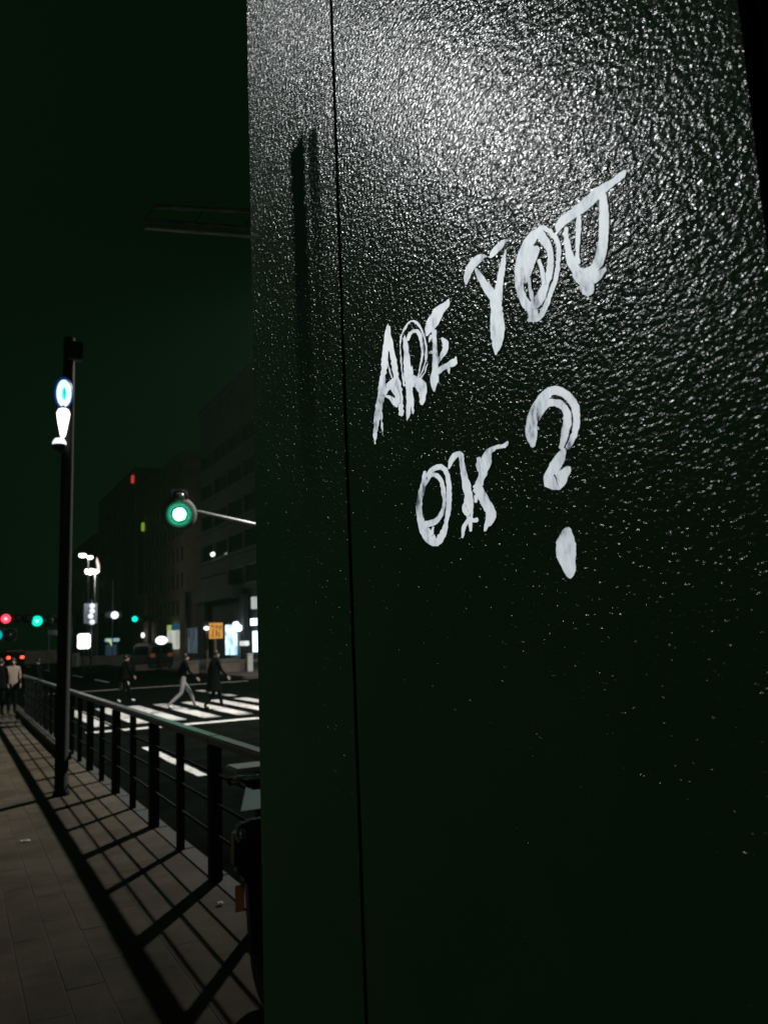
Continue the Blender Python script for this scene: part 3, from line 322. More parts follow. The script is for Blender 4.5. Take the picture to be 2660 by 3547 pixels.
for i in range(11):
    loc = (1.70, 14.9 + i * 1.0, 0)
    if e0 is None: e0 = MB().box(-.07, .07, -.49, .49, -.02, .13).build('edging_stone', M_KERB, sidewalk, bevel=.012); e0.location = loc
    else: share(e0, loc, sidewalk, (0, 0, rnd.uniform(-.004, .004)))
for y in (22.45, 24.6):
    for i in range(5): MB().box(.60 - i, 1.56 - i, y - .12, y + .22, -.02, .055).build('step_stone', M_KERB, sidewalk, bevel=.012)
far_walk = struct(MB().box(13.1, 60, 40, 320, -.3, 0).build('pavement', mat('far_paving', (.11, .10, .09), .85, vscale=1, var=.3)))
for i in range(24): MB().box(12.93, 13.095, 40 + i * 3, 42.98 + i * 3, -.3, .01).build('kerb_stone', M_KERB, far_walk, bevel=.02)
far_left = struct(MB().box(-60, 1.5, 44, 320, -.3, 0).build('pavement', MATS['far_paving']))
for i in range(14): MB().box(1.505, 1.66, 44 + i * 3, 46.98 + i * 3, -.3, .01).build('kerb_stone', M_KERB, far_left, bevel=.02)

# ============================================================ the steel pillar with the painted words
pillar = thing('steel_pillar', (.85, .9, 0), 'black textured steel pillar with white hand-painted words ARE YOU OK?', 'pillar')
STAINS = ((2.663, 1.95, 1.203, -.03, .033, 1.0), (2.645, 2.1, 1.137, -.05, .02, .92))
M_COAT = textured_paint('hammered_black_coating', 235, .0013, .165, .115, .64)
M_COAT2 = textured_paint('fine_black_coating', 225, .0020, .18, .13, .48, STAINS)
M_SIDE = mat('pillar_side_coating', (.004, .009, .006), .5, vscale=20, var=.3, bump=.002, bscale=170, spec=.3)
MB().box(.516, 1.15, .36, 1.445, 0, 4.4).build('core', M_SIDE, pillar)
main_panel = MB().box(.5, .514, .343, 1.0415, .12, 4.3).build('front_panel', M_COAT, pillar, bevel=.0022, segs=2)
left_panel = MB().box(.5, .514, 1.0475, 1.456, .12, 4.3).build('narrow_panel', M_COAT2, pillar, bevel=.0022, segs=2)
MB().box(.518, 1.14, .343, .358, .12, 4.3).build('side_panel', M_SIDE, pillar, bevel=.002)
MB().box(.518, 1.14, 1.447, 1.458, .12, 4.3).build('side_panel', M_SIDE, pillar, bevel=.002)
MB().box(.49, 1.16, .333, 1.466, 0, .118).build('plinth', M_SIDE, pillar, bevel=.006)
MB().box(.48, 1.17, .323, 1.476, 4.402, 4.46).build('cap', M_SIDE, pillar, bevel=.006)

M_WHITE = marker_paint('white_marker_paint')
def ribbon_mesh(name, strips, material, parent, x_face, t0):
    """flat strokes of paint lying on the panel, each a hair thicker than the one beneath"""
    b = MB()
    for si, st in enumerate(strips):
        P = [(st[i] / 1e4, st[i + 1] / 1e4) for i in range(0, len(st), 2)]
        x1 = x_face - t0 - .00012 * si
        e0, e1, rest = P[0], P[1], P[2:]; n = len(rest) // 2
        outline = [e0] + [rest[2 * i] for i in range(n)] + [e1] + [rest[2 * i + 1] for i in range(n - 1, -1, -1)]
        m = len(outline); idx = lambda i, s: 1 + i if s == 0 else m - 1 - i
        top = [(x1, y, z) for y, z in outline]; bot = [(x_face - .00005, y, z) for y, z in outline]
        fs = [(0, idx(0, 0), idx(0, 1)), (n + 1, idx(n - 1, 1), idx(n - 1, 0))]
        for i in range(n - 1): fs.append((idx(i, 0), idx(i + 1, 0), idx(i + 1, 1), idx(i, 1)))
        for i in range(m): fs.append((i, (i + 1) % m, (i + 1) % m + m, i + m))
        b.poly(top + bot, fs)
    return b.build(name, material, parent)
LET = {'A': 'letter A', 'R': 'letter R', 'E': 'letter E', 'Y': 'letter Y', 'O': 'letter O', 'U': 'letter U', 'O2': 'letter O', 'K': 'letter K', 'Q': 'question mark', 'dot': 'dot of the question mark'}
for k, lab in LET.items():
    o = ribbon_mesh('painted_mark' if k in ('Q', 'dot') else 'painted_letter', LETTER_RIBBONS[k], M_WHITE, main_panel, .5, .0005)
    o['label'] = 'white hand-painted ' + lab


# ============================================================ guard fence
fence = thing('guard_fence', (1.838, 3.16, 0), 'dark metal guard fence with posts, top rail and thin bars along the kerb', 'fence')
FX = 1.838; YS = [3.165 + 1.085 * i for i in range(21)]
pt = pn = None
for i, y in enumerate(YS):
    thick = (i % 2 == 1)
    if thick:
        if pt is None: pt = MB().box(-.047, .047, -.047, .047, -.02, 1.005).build('post', M_FENCE, fence, bevel=.006); pt.location = (FX, y, 0)
        else: share(pt, (FX, y, 0), fence)
    else:
        if pn is None: pn = MB().box(-.032, .032, -.032, .032, -.02, 1.005).build('post', M_FENCE, fence, bevel=.005); pn.location = (FX, y, 0)
        else: share(pn, (FX, y, 0), fence)
rl = None
for i in range(1, 20, 2):
    y = YS[i] + .006
    if rl is None: rl = MB().box(-.05, .05, 0, 2.158, 1.008, 1.07).build('top_rail', M_RAIL, fence, bevel=.012, segs=3); rl.location = (FX, y, 0)
    else: share(rl, (FX, y, 0), fence)
share(rl, (FX, YS[0] - 1.085, 0), fence)
for z in (.78, .56, .33):
    w = MB().tube([(FX, 2.2, z), (FX, YS[-1], z)], .011, 8).build('bar', M_FENCE, fence, smooth=True)

# ============================================================ lamp pole on the pavement
lp = thing('lamp_pole', (1.246, 11.08, 0), 'dark round pole on the pavement with blue and white lamps near its top', 'lamp pole')
px_, py_ = 1.246, 11.08
M_POLE = mat('pole_paint', (.010, .013, .012), .65, spec=.15, vscale=6, var=.3)
MB().lathe((px_, py_, 0), (0, 0, 1), [(0, .10), (.05, .10), (.06, .082), (5.0, .074), (5.9, .07), (5.9, 0)], 24).build('shaft', M_POLE, lp, smooth=True)
MB().box(px_ - .02, px_ + .15, py_ - .2, py_ - .08, 5.55, 5.80).build('control_box', M_DARK, lp, bevel=.012)
def local_ell(name, px, py, w, h, Y, material, parent, depth=.07, flat=False, n=20):
    c = at(px, py, Y); b = MB()
    prof = [(-depth, .0), (-depth * .92, .45), (-depth * .6, .85), (0, 1), (depth * .7, .95), (depth * .9, 0)]
    vs_ = []; fs = []
    for d, r in prof:
        for k in range(n):
            a = 2 * math.pi * k / n; vs_.append((c.x + math.cos(a) * r * w / 2, c.y + d, c.z + math.sin(a) * r * h / 2))
    for j in range(len(prof) - 1):
        for k in range(n): p = j * n + k; q = j * n + (k + 1) % n; fs.append((p, q, q + n, p + n))
    b.poly(vs_, fs); return b.build(name, material, parent, smooth=True)
BY = 10.92
M_BLUE = glow('blue_lamp', (.55, .72, 1.0), 1.6); M_BLUED = glow('deep_blue_lamp', (.003, .08, .36), .30); M_CYAN = glow('cyan_lamp', (.0, .80, .72), 1.0)
local_ell('lamp_surround', 222, 1362, .235, .45, BY + .06, M_BLUED, lp, .03)
local_ell('lamp_face', 223, 1362, .185, .37, BY, M_BLUE, lp, .05)
local_ell('lamp_core', 224, 1364, .05, .175, BY - .055, M_CYAN, lp, .02)
c = at(220, 1465, BY)
M_LW = glow('white_lamp', (1.0, .96, .90), 3.0)
MB().lathe((c.x, c.y, c.z - .20), (0, 0, 1), [(0, .012), (.03, .032), (.10, .045), (.25, .072), (.33, .082), (.38, .06), (.40, .0)], 18).build('lamp_glass', M_LW, lp, smooth=True)
MB().lathe((c.x, c.y, c.z + .20), (0, 0, 1), [(0, .03), (.02, .02), (.05, .02)], 12).build('lamp_neck', M_STEEL, lp, smooth=True)
d_ = at(207, 1540, BY)
MB().lathe((d_.x, d_.y, d_.z), (0, 0, 1), [(-.11, .0), (-.10, .035), (-.07, .062), (-.02, .078), (.0, .08)], 18).build('dome', mat('smoked_dome', (.05, .06, .08), .15), lp, smooth=True)
MB().lathe((d_.x, d_.y, d_.z), (0, 0, 1), [(.001, .083), (.03, .083), (.075, .055), (.09, .0)], 18).build('dome_cap', glow('lit_cap', (1, .97, .95), 1.4), lp, smooth=True)
MB().tube([(d_.x, d_.y, d_.z + .05), (px_ - .05, py_ - .03, d_.z + .05)], .014, 8).build('dome_bracket', M_STEEL, lp)
MB().tube([(c.x, c.y, c.z + .235), (px_ - .04, py_ - .03, c.z + .235)], .014, 8).build('lamp_bracket', M_STEEL, lp)
lamp('pole_lamp_light', 'POINT', (c.x - .05, c.y - .16, c.z), 5, (1, .96, .9), .05)

# ============================================================ traffic signals
M_BLK = mat('signal_black', (.016, .017, .017), .5, vscale=8, var=.2)
M_UNLIT = mat('unlit_lens', (.03, .03, .028), .2, vscale=8, var=.1)
def signal_head(name, centre, n, lit, vertical, R, face, hood_len, label, group=None, col=(0.0, .9, .55), core=None, strength=6, hood_open=1.15, core_r=.87, body=None, parent_pole=None):
    """row of round lenses with visors; centre = the lit lens; face = direction the lenses look"""
    face = Vector(face).normalized(); up = Vector((0, 0, 1)); side = up.cross(face).normalized(); step = (up if vertical else side) * (2 * R + .05) * 1.08
    t = thing(name, centre, label, 'traffic light', group); body = body or M_BLK
    c0 = Vector(centre) - step * lit; ends = [c0, c0 + step * (n - 1)]
    a, b_ = (side, up)
    lo = min(0, 0); half = R + .06
    cen = (ends[0] + ends[1]) / 2; L2 = (ends[1] - ends[0]).length / 2 + half
    hx, hz = (half, L2) if vertical else (L2, half)
    pts = []
    for d in (-.16, -.02):
        for sx, sz in ((-1, -1), (1, -1), (1, 1), (-1, 1)): pts.append(cen + face * d + a * sx * hx + b_ * sz * hz)
    MB().poly(pts, [(0, 3, 2, 1), (4, 5, 6, 7), (0, 1, 5, 4), (1, 2, 6, 5), (2, 3, 7, 6), (3, 0, 4, 7)]).build('housing', body, t, bevel=.03)
    for i in range(n):
        c = c0 + step * i
        m = glow('lens_%s' % str(col), col, strength if core_r < .8 else .75) if i == lit else M_UNLIT
        ln = MB().lathe(c, face, [(-.01, R), (R * .3, R * .95), (R * .6, R * .78), (R * .82, R * .5), (R * .9, 0)], 24).build('lens', m, t, smooth=True)
        if i == lit and core is not None:
            MB().lathe(c, face, [(R * .9 - R * .4 * core_r, R * core_r), (R * .9, R * core_r * .6), (R * .96, 0)], 24).build('lens_core', glow('core_%s' % str(core), core, strength if core_r > .8 else strength * .5), ln, smooth=True)
        op = hood_open if i == lit else 1.12
        prof = [(-.015, R * 1.02), (R * .35, R * 1.35), (R * .47, R * 1.75), (R * .42, R * 2.15), (R * .25, R * 2.5), (R * .18, R * 2.52), (R * .35, R * 2.1), (R * .40, R * 1.75), (R * .28, R * 1.38), (-.022, R * 1.06)]  # trumpet flare shaped to imitate a glow halo round the lit lens
        if op > 1.5: MB().lathe(c, face, prof, 36).build('visor', mat('halo_flare', (.085, .09, .088), .8, vscale=5, var=.1), t, smooth=True)
        else: MB().lathe(c, face, [(-.015, R * 1.02), (hood_len * .35, R * (1 + (op - 1) * .45)), (hood_len, R * op), (hood_len, R * op + .008), (-.015, R * 1.02 + .008)], 32).build('visor', M_BLK, t, smooth=True)
    return t
sg = at(622, 1782, 20.0)
s1 = signal_head('traffic_signal', sg, 2, 0, True, .17, (-.22, -1, -.10), .10, 'large vertical traffic signal showing bright green, hung on a sloping arm', None, (.005, .80, .42), (.09, 1.0, .56), 65, 2.35)
p0 = at(690, 1772, 20.0); p1 = at(890, 1817, 20.05); p2 = p1 + (p1 - p0) * 1.0
MB().tube([sg + Vector((.1, .2, .12)), p0, p1, p2], [.03, .032, .04, .05], 10).build('arm', M_STEEL, s1, smooth=True)
MB().tube([(p2.x, p2.y, -.15), (p2.x, p2.y, p2.z + .3)], [.11, .08], 14).build('mast', M_STEEL, s1, smooth=True)


def far_signal(px, py, Y, col, core, R, label, lit=0, n=3, strength=5, hang=(1.2, 0)):
    c = at(px, py, Y)
    t = signal_head('traffic_signal', c, n, lit, False, R, (-.1, -1, -.05), .2, label, 'traffic lights down the road', col, core, strength, 1.1, .45)
    x = c.x + hang[0]
    MB().tube([(x, Y + .25, -.15), (x, Y + .25, c.z + .4)], [.09, .06], 10).build('mast', M_DARK, t, smooth=True)
    MB().tube([(x, Y + .25, c.z + .05), (c.x - .3, Y + .22, c.z + .05)], .035, 8).build('arm', M_DARK, t, smooth=True)
    return t
far_signal(22, 2143, 70, (1.0, .03, .06), (1, .62, .62), .34, 'traffic light showing red at the far left edge of the street', 0, 3, 3.5, (-1.6, 0))
far_signal(130, 2151, 70, (.0, .60, .38), (.5, 1, .85), .40, 'traffic light showing green, left of the lamp pole', 0, 3, 2.2, (2.6, 0))
far_signal(468, 2144, 110, (.0, .80, .55), None, .36, 'small far traffic light showing green between the buildings', 0, 3, 1.8, (2.2, 0))
far_signal(-10, 2200, 52, (.0, .45, .50), None, .30, 'teal light just inside the left edge of the picture', 0, 2, 1.0, (-1.5, 0))

# grey panel of four hooded lamps above a white lit sign
Yp = 70.0; pb = at(318, 2238, Yp)
sp = thing('lamp_board', (pb.x, Yp, 0), 'grey panel with four pale hooded lamps on a post above the white lit sign', 'sign')
M_PANEL = mat('panel_grey', (.20, .22, .24), .55, vscale=2.2, var=.45)
a = at(291, 2090, Yp); b = at(337, 2160, Yp)
MB().box(a.x, b.x, Yp - .12, Yp + .08, b.z, a.z).build('board', M_PANEL, sp, bevel=.04)
for i, (qx, qy) in enumerate(((321, 2098), (321, 2116), (316, 2134), (321, 2154))):
    q = at(qx, qy, Yp - .14)
    lh = MB().lathe(q, (-.35, -1, -.25), [(-.1, .17), (.05, .22), (.16, .20), (.18, 0)], 16).build('hooded_lamp', glow('pale_lamp', (.86, .90, .95), .95), sp, smooth=True)
    MB().lathe(q + Vector((-.05, 0, .03)), (-.35, -1, -.1), [(-.1, .26), (.1, .30), (.1, .31), (-.1, .27)], 16).build('hood', M_DARK, lh, smooth=True)
MB().tube([(pb.x, Yp + .2, 0), (pb.x, Yp + .2, a.z + .3)], .09, 12).build('post', M_STEEL, sp, smooth=True)
Ys = 69.2; a = at(270, 2196, Ys); b = at(314, 2246, Ys)
ws_ = thing('lit_sign', ((a.x + b.x) / 2, Ys, 0), 'glowing white square sign box low beside the grey panel post', 'sign')
MB().box(a.x, b.x, Ys - .1, Ys + .1, b.z, a.z).build('lit_face', glow('white_sign', (.97, .98, 1), 3.0), ws_, bevel=.25, segs=4)
MB().box(a.x + .05, b.x - .05, Ys + .11, Ys + .2, b.z + .05, a.z - .05).build('back', M_DARK, ws_)
MB().tube([((a.x + b.x) / 2, Ys + .15, 0), ((a.x + b.x) / 2, Ys + .15, b.z + .3)], .06, 10).build('post', M_DARK, ws_)
lamp('panel_fill_light', 'POINT', (pb.x + .4, Yp - 2.2, 5.6), 170, (.85, .93, 1), .2)  # point light added in front to brighten the grey board and signal box
# small horizontal grey signal to the right of it
Yg = 76.0; g = at(393, 2130, Yg)
gs = thing('signal_box', (g.x, Yg, 0), 'small grey horizontal signal box with one bright lens on a thin post', 'traffic light')
MB().box(g.x - .72, g.x + .78, Yg - .1, Yg + .15, g.z - .27, g.z + .30).build('housing', M_PANEL, gs, bevel=.12, segs=3)
MB().lathe((g.x + .12, Yg - .1, g.z - .02), (0, -1, 0), [(0, .33), (.06, .3), (.08, 0)], 20).build('lens', glow('pale_lens', (.92, .95, 1), 1.6), gs, smooth=True)
MB().lathe((g.x - .45, Yg - .1, g.z), (0, -1, 0), [(0, .25), (.06, .22), (.07, 0)], 20).build('lens', mat('dull_lens', (.35, .36, .38), .4), gs, smooth=True)
MB().tube([(g.x, Yg + .25, 0), (g.x, Yg + .25, g.z + 3.2)], .05, 8).build('post', M_STEEL, gs)

# ============================================================ street lamps
def street_lamp(px, py, Y, heads, label, power, down=False):
    c = at(px, py, Y); t = thing('street_lamp', (c.x, Y, 0), label, 'street lamp', 'lit street lamps along the far pavement')
    MB().tube([(c.x + .35, Y + .2, 0), (c.x + .35, Y + .2, c.z - .3), (c.x + .15, Y + .1, c.z - .05)], [.12, .075, .05], 12).build('pole', M_STEEL, t, smooth=True)
    for dx, dz, w, h in heads:
        hd = MB().ball((c.x + dx, Y - .1, c.z + dz), w / 2, .35, h / 2, 16, 8).build('lamp_head', glow('street_lamp_glow', (1, .985, .96), 4.0), t, smooth=True)
        MB().ball((c.x + dx, Y - .05, c.z + dz + h * .30), w / 2 * .95, .38, h * .32, 16, 4, 0.0, 1.0).build('cap', M_STEEL, hd, smooth=True)
    lamp('street_lamp_light', 'SPOT' if down else 'POINT', (c.x - .2, Y - .8, c.z - .8), power, (1, .94, .86), .3, (c.x - .2, Y - .8, 0), 135, .4)
    return t
street_lamp(320, 1979, 92, [(-.25, 0, 1.05, .80), (.45, .0, .55, .55)], 'lower bright oval street lamp beyond the crossing', 420)
street_lamp(296, 1928, 84, [(-.25, .12, .72, .5), (.45, -.08, .6, .42)], 'higher twin-headed street lamp beyond the crossing', 110)
kl = street_lamp(1060, 1750, 40, [(-.1, 0, .9, .4)], 'added unseen street lamp that brightens the low wall, hidden behind the pillar', 900, True)  # extra lamp out of view, added so the low walls show
Yo = 88; o1 = at(341, 1955, Yo)
rs = thing('lit_blade_sign', (o1.x, Yo, 0), 'thin pinkish lit blade sign beside the oval street lamp', 'sign')
MB().prism([(o1.x - .12, o1.z + .75), (o1.x - .2, o1.z + .3), (o1.x - .05, o1.z - .5), (o1.x + .16, o1.z - .75), (o1.x + .14, o1.z - .1)], 'y', Yo - .08, Yo + .08).build('lit_face', glow('pink_sign', (1, .80, .72), 1.2), rs)
MB().tube([(o1.x, Yo + .14, 0), (o1.x, Yo + .14, o1.z + .6)], .05, 8).build('post', M_STEEL, rs)
# the tall road lamp beside the crossing (its light falls through the fence)
tl = thing('road_lamp', (13.5, 18.4, 0), 'tall road lamp with a long arm beside the crossing, hidden behind the pillar', 'street lamp')
MB().tube([(13.5, 18.4, -.15), (13.5, 18.4, 11.2), (13.2, 18.3, 12.0), (12.4, 18.2, 12.3), (10.9, 18.0, 12.15)], [.14, .09, .07, .05, .04], 14).build('pole', M_STEEL, tl, smooth=True)
MB().ball((10.5, 18.0, 12.10), .45, .2, .10, 16, 6, -.1, 1).build('lamp_head', M_STEEL, tl, smooth=True)
# floodlight on the pavement that lights the pillar
fl = thing('flood_lamp', (-3.1, 6.1, 0), 'floodlight on a tall post at the inner side of the pavement', 'flood lamp')
MB().tube([(-3.1, 6.1, 0), (-3.1, 6.1, 6.6)], [.09, .06], 12).build('post', M_DARK, fl, smooth=True)
hd = MB().box(-.16, .16, -.10, .0, -.12, .12).build('head', M_DARK, fl, bevel=.01)
hd.matrix_parent_inverse = Matrix(); hd.parent = None
hd.location = FLOOD + Vector((-.16, .25, .22)); hd.rotation_euler = (math.radians(-35), 0, math.radians(-145) + math.pi); 
hd.parent = fl; hd.matrix_parent_inverse = Matrix.Translation(-Vector((-3.1, 6.1, 0)))
# dim gantry arm high over the road
ga = thing('gantry_arm', tuple(at(1500, 840, 22.3)), 'dim truss arm reaching over the road high in the night sky', 'gantry')
M_GANTRY = mat('gantry_paint', (.3, .31, .3), .8, vscale=4, var=.3)
for (xa, ya, xb, yb, r) in ((536, 716, 864, 731, .07), (496, 764, 864, 792, .08), (500, 787, 864, 816, .07)):
    A_, B_ = at(xa, ya, 22.0), at(xb, yb, 22.0); B2 = A_ + (B_ - A_) * 3.4
    MB().tube([A_, B2], r, 8).build('chord', M_GANTRY, ga)
A_, B_ = at(500, 775, 22), at(540, 718, 22)
for k in range(0, 7, 3):
    q0 = at(500 + 58 * k, 764 + 4.4 * k, 22); q1 = at(540 + 56 * k, 716 + 2.6 * k, 22)
    MB().tube([q0, q1], .03, 6).build('brace', M_GANTRY, ga)
gm = at(864, 792, 22); gx = A_.x + (gm.x - A_.x) * 3.3
MB().tube([(gx, 22, -.15), (gx, 22, 15.4)], [.2, .14], 14).build('mast', M_GANTRY, ga, smooth=True)

# ============================================================ buildings
M_W1 = mat('facade_grey', (.06, .058, .055), .85, vscale=.5, var=.3, bump=.01, bscale=4)
M_W2 = mat('facade_brown', (.28, .22, .17), .85, vscale=.6, var=.3, bump=.01, bscale=4)
M_W3 = mat('facade_dark', (.13, .10, .08), .85, vscale=.5, var=.3, bump=.01, bscale=4)
M_GLASS = mat('dark_glass', (.004, .006, .006), .12, vscale=1, var=.3)
M_FRAME = mat('window_frame', (.10, .10, .10), .5, vscale=2, var=.2)
def building(label, x0, depth, y0, y1, H, mw, first, fh, wh, ncol, pier, ledge=0.0, skip=(), top=.9):
    t = thing('building', (x0 + depth / 2, (y0 + y1) / 2, 0), label, 'building', 'dark office buildings across the crossing')
    wall = MB(); nfl = int((H - first - top) / fh); T = .35
    wall.box(x0 + T, x0 + depth, y0, y1, 0, H)          # body behind the facade skin
    cw = (y1 - y0) / ncol
    z = first
    wall.box(x0, x0 + T, y0, y1, first - .5, first)
    for f in range(nfl):
        zb = first + f * fh; zt = zb + wh
        for c in range(ncol + 1):
            a = y0 if c == 0 else y0 + c * cw - pier / 2; b = y1 if c == ncol else y0 + c * cw + pier / 2
            wall.box(x0, x0 + T, a, b, zb, zt)
        wall.box(x0, x0 + T, y0, y1, zt, first + (f + 1) * fh)
    wall.box(x0, x0 + T, y0, y1, first + nfl * fh, H)
    wo_ = wall.build('wall', mw, t)
    pane = None; sill = None
    for f in range(nfl):
        zb = first + f * fh
        if ledge: MB().box(x0 - ledge, x0 - .002, y0, y1, zb - .42, zb - .12).build('ledge', mw, t)
        for c in range(ncol):
            if (f, c) in skip: continue
            yc = y0 + (c + .5) * cw; hw = cw / 2 - pier / 2
            if pane is None:
                pane = MB().box(-.03, .03, -hw + .02, hw - .02, .02, wh - .02).build('window', M_GLASS, t); pane.location = (x0 + .26, yc, zb)
            else: share(pane, (x0 + .26, yc, zb), t)
            if f < 4:
                fr = MB()
                fr.poly([(x, y, z) for x in (-.05, .02) for (y, z) in ((-hw + .003, .003), (hw - .003, .003), (hw - .003, wh - .003), (-hw + .003, wh - .003), (-hw + .1, .1), (hw - .1, .1), (hw - .1, wh - .1), (-hw + .1, wh - .1))], [f for k in range(4) for f in ((k, (k + 1) % 4, 4 + (k + 1) % 4, 4 + k), (8 + k, 12 + k, 12 + (k + 1) % 4, 8 + (k + 1) % 4), (k, 8 + k, 8 + (k + 1) % 4, (k + 1) % 4), (4 + k, 4 + (k + 1) % 4, 12 + (k + 1) % 4, 12 + k))])
                if sill is None: sill = fr.build('window_frame', M_FRAME, t); sill.location = (x0 + .19, yc, zb)
                else: share(sill, (x0 + .19, yc, zb), t)
    MB().box(x0 - .15, x0 + depth + .15, y0 - .05, y1 + .05, H + .002, H + .5).build('parapet', mw, t)
    return t
B1 = building('tall grey block nearest the pillar with bands of dark windows', 25, 22, 66, 92.2, 28.2, M_W1, 7.2, 3.5, 1.9, 5, .5, .35)
B2 = building('brown block with rows of narrow dark windows behind the green signal', 25, 20, 100, 124, 25.4, M_W2, 5.2, 3.35, 2.0, 10, .75, 0)
B3 = building('dark brown slab block left of the narrow-windowed block', 25, 20, 131, 168, 29.5, M_W3, 6.0, 3.6, 1.9, 9, 1.1, 0)
B4 = building('low dark block far down the street beyond the street lamps', 25, 18, 172, 215, 24.0, M_W3, 5.0, 3.4, 1.8, 9, 1.2, 0)

# ground-floor fronts of the two nearest blocks: piers, fascia, lit shop windows
def front_box(parent, name, px0, py0, px1, py1, X, d, material, bevel=.0):
    a = on_x(px0, py0, X); b = on_x(px1, py1, X)
    z0, z1 = min(a.z, b.z), max(a.z, b.z); y0, y1 = min(a.y, b.y), max(a.y, b.y)
    return MB().box(X - d, X, y0, y1, max(z0, .01), z1).build(name, material, parent, bevel=bevel)
M_SHOPW = glow('shop_light', (.62, .86, 1.0), 1.9, .5, .9, (.10, .28, .45))
M_SHOPW2 = glow('shop_sign_light', (.80, .93, 1.0), 2.4)
M_CREAM = glow('cream_window', (.80, .82, .72), .62, .35, .5)
M_YG = glow('yellow_green_window', (.62, .78, .20), .55, .3, 1.5)
front_box(B1, 'fascia', 758, 2112, 846, 2158, 24.9, .5, M_W1)
front_box(B1, 'fascia', 712, 2010, 808, 2052, 24.95, .5, M_W1)
front_box(B1, 'canopy', 700, 2058, 846, 2066, 24.9, 1.2, M_W1)
front_box(B1, 'pier', 692, 2100, 724, 2268, 24.95, .45, M_W1)
front_box(B1, 'pier', 846, 2060, 862, 2285, 24.95, .45, M_W1)
front_box(B1, 'shop_window', 787, 2165, 823, 2268, 24.7, .2, M_SHOPW)
front_box(B1, 'lit_sign', 816, 2154, 830, 2184, 24.0, .3, M_SHOPW2, .1)
front_box(B1, 'lit_sign', 826, 2164, 840, 2186, 23.8, .3, M_SHOPW2, .1)
front_box(B1, 'lit_sign', 884, 2068, 893, 2108, 24.7, .4, glow('dim_sign', (.7, .74, .74), .6))
front_box(B1, 'lit_sign', 882, 2143, 896, 2165, 24.6, .4, M_SHOPW2)
front_box(B1, 'shop_window', 882, 2186, 904, 2258, 24.7, .2, glow('cyan_shop', (.70, .95, 1.0), 2.2))
front_box(B1, 'lit_box', 847, 2220, 864, 2236, 24.3, .5, glow('small_white_box', (.85, .87, .80), .8), .05)
front_box(B1, 'shop_window', 656, 2176, 688, 2262, 24.6, .2, glow('faint_blue_window', (.10, .14, .18), .55, .7, .8))
front_box(B2, 'shop_window', 586, 2184, 624, 2248, 24.8, .25, M_CREAM, .1)
front_box(B2, 'shop_window', 586, 2166, 603, 2184, 24.78, .25, M_YG)
front_box(B2, 'sign_panel', 601, 2162, 621, 2182, 24.5, .25, glow('teal_sign', (.01, .10, .18), .6), .08)
front_box(B2, 'pier', 494, 2060, 514, 2270, 24.95, .6, M_W2)
front_box(B2, 'pier', 634, 2050, 642, 2270, 24.95, .4, M_W2)
front_box(B3, 'pier', 392, 1880, 418, 2270, 24.95, .7, M_W3)
front_box(B3, 'pier', 440, 1880, 480, 2270, 24.9, .7, M_W3)
front_box(B3, 'ledge', 345, 2020, 362, 2040, 24.9, .9, M_W2)
front_box(B3, 'ledge', 345, 2102, 362, 2122, 24.9, .9, M_W2)
def wall_sign(name, px, py, w, h, X, material, parent):
    c = on_x(px, py, X)
    return MB().box(X - .35, X, c.y - w / 2, c.y + w / 2, c.z - h / 2, c.z + h / 2).build(name, material, parent, bevel=.1)
wall_sign('lit_sign', 464, 1660, .9, 1.3, 24.9, glow('red_sign', (1, .08, .06), .42), B3)
wall_sign('lit_sign', 500, 1825, .8, 1.3, 24.95, glow('lime_sign', (.38, .75, .05), .38), B2)
wall_sign('lamp', 743, 1920, .8, .45, 24.6, glow('wall_lamp', (1, .97, .95), 1.6), B1)
wall_sign('lit_sign', 500, 2200, .9, .7, 24.2, glow('white_dots', (1, .95, .95), 1.6), B2)

# oval lit shop sign on a post
Yv = 56.5; v = at(560, 2218, Yv)
ov = thing('oval_sign', (v.x, Yv, 0), 'white glowing oval sign on a post in front of the brown block', 'sign')
MB().ball((v.x, Yv, v.z), .40, .10, .28, 24, 10).build('lit_face', glow('oval_white', (.93, .97, 1), 2.4), ov, smooth=True)
MB().tube([(v.x, Yv + .15, 0), (v.x, Yv + .15, v.z)], .07, 10).build('post', M_DARK, ov)
# orange square sign on a post
Yq = 50.0; q = at(748, 2185, Yq)
os_ = thing('orange_sign', (q.x, Yq, 0), 'square orange sign with brown lettering marks on a pale post', 'sign')
a = at(725, 2158, Yq); b = at(772, 2211, Yq)
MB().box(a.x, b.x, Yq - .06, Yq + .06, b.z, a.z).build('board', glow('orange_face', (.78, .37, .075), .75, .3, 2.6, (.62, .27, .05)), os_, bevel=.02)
M_BRN = mat('brown_print', (.10, .035, .008), .7)
for (ux, uy, uw, uh) in ((731, 2166, 9, 5), (748, 2166, 7, 9), (757, 2168, 12, 5), (736, 2180, 4, 26), (748, 2182, 5, 22), (758, 2176, 7, 4), (757, 2188, 4, 18)):
    A_ = at(ux, uy, Yq - .065); B_ = at(ux + uw, uy + uh, Yq - .065)
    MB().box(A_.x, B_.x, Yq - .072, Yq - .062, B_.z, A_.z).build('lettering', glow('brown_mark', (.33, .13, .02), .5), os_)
MB().tube([(q.x, Yq + .12, 0), (q.x, Yq + .12, a.z - .1)], .085, 12).build('post', mat('pale_post', (.30, .24, .21), .7), os_)
MB().lathe((q.x, Yq + .12, 0), (0, 0, 1), [(0, .16), (.6, .15), (.62, .09)], 14).build('base', MATS['pale_post'], os_, smooth=True)
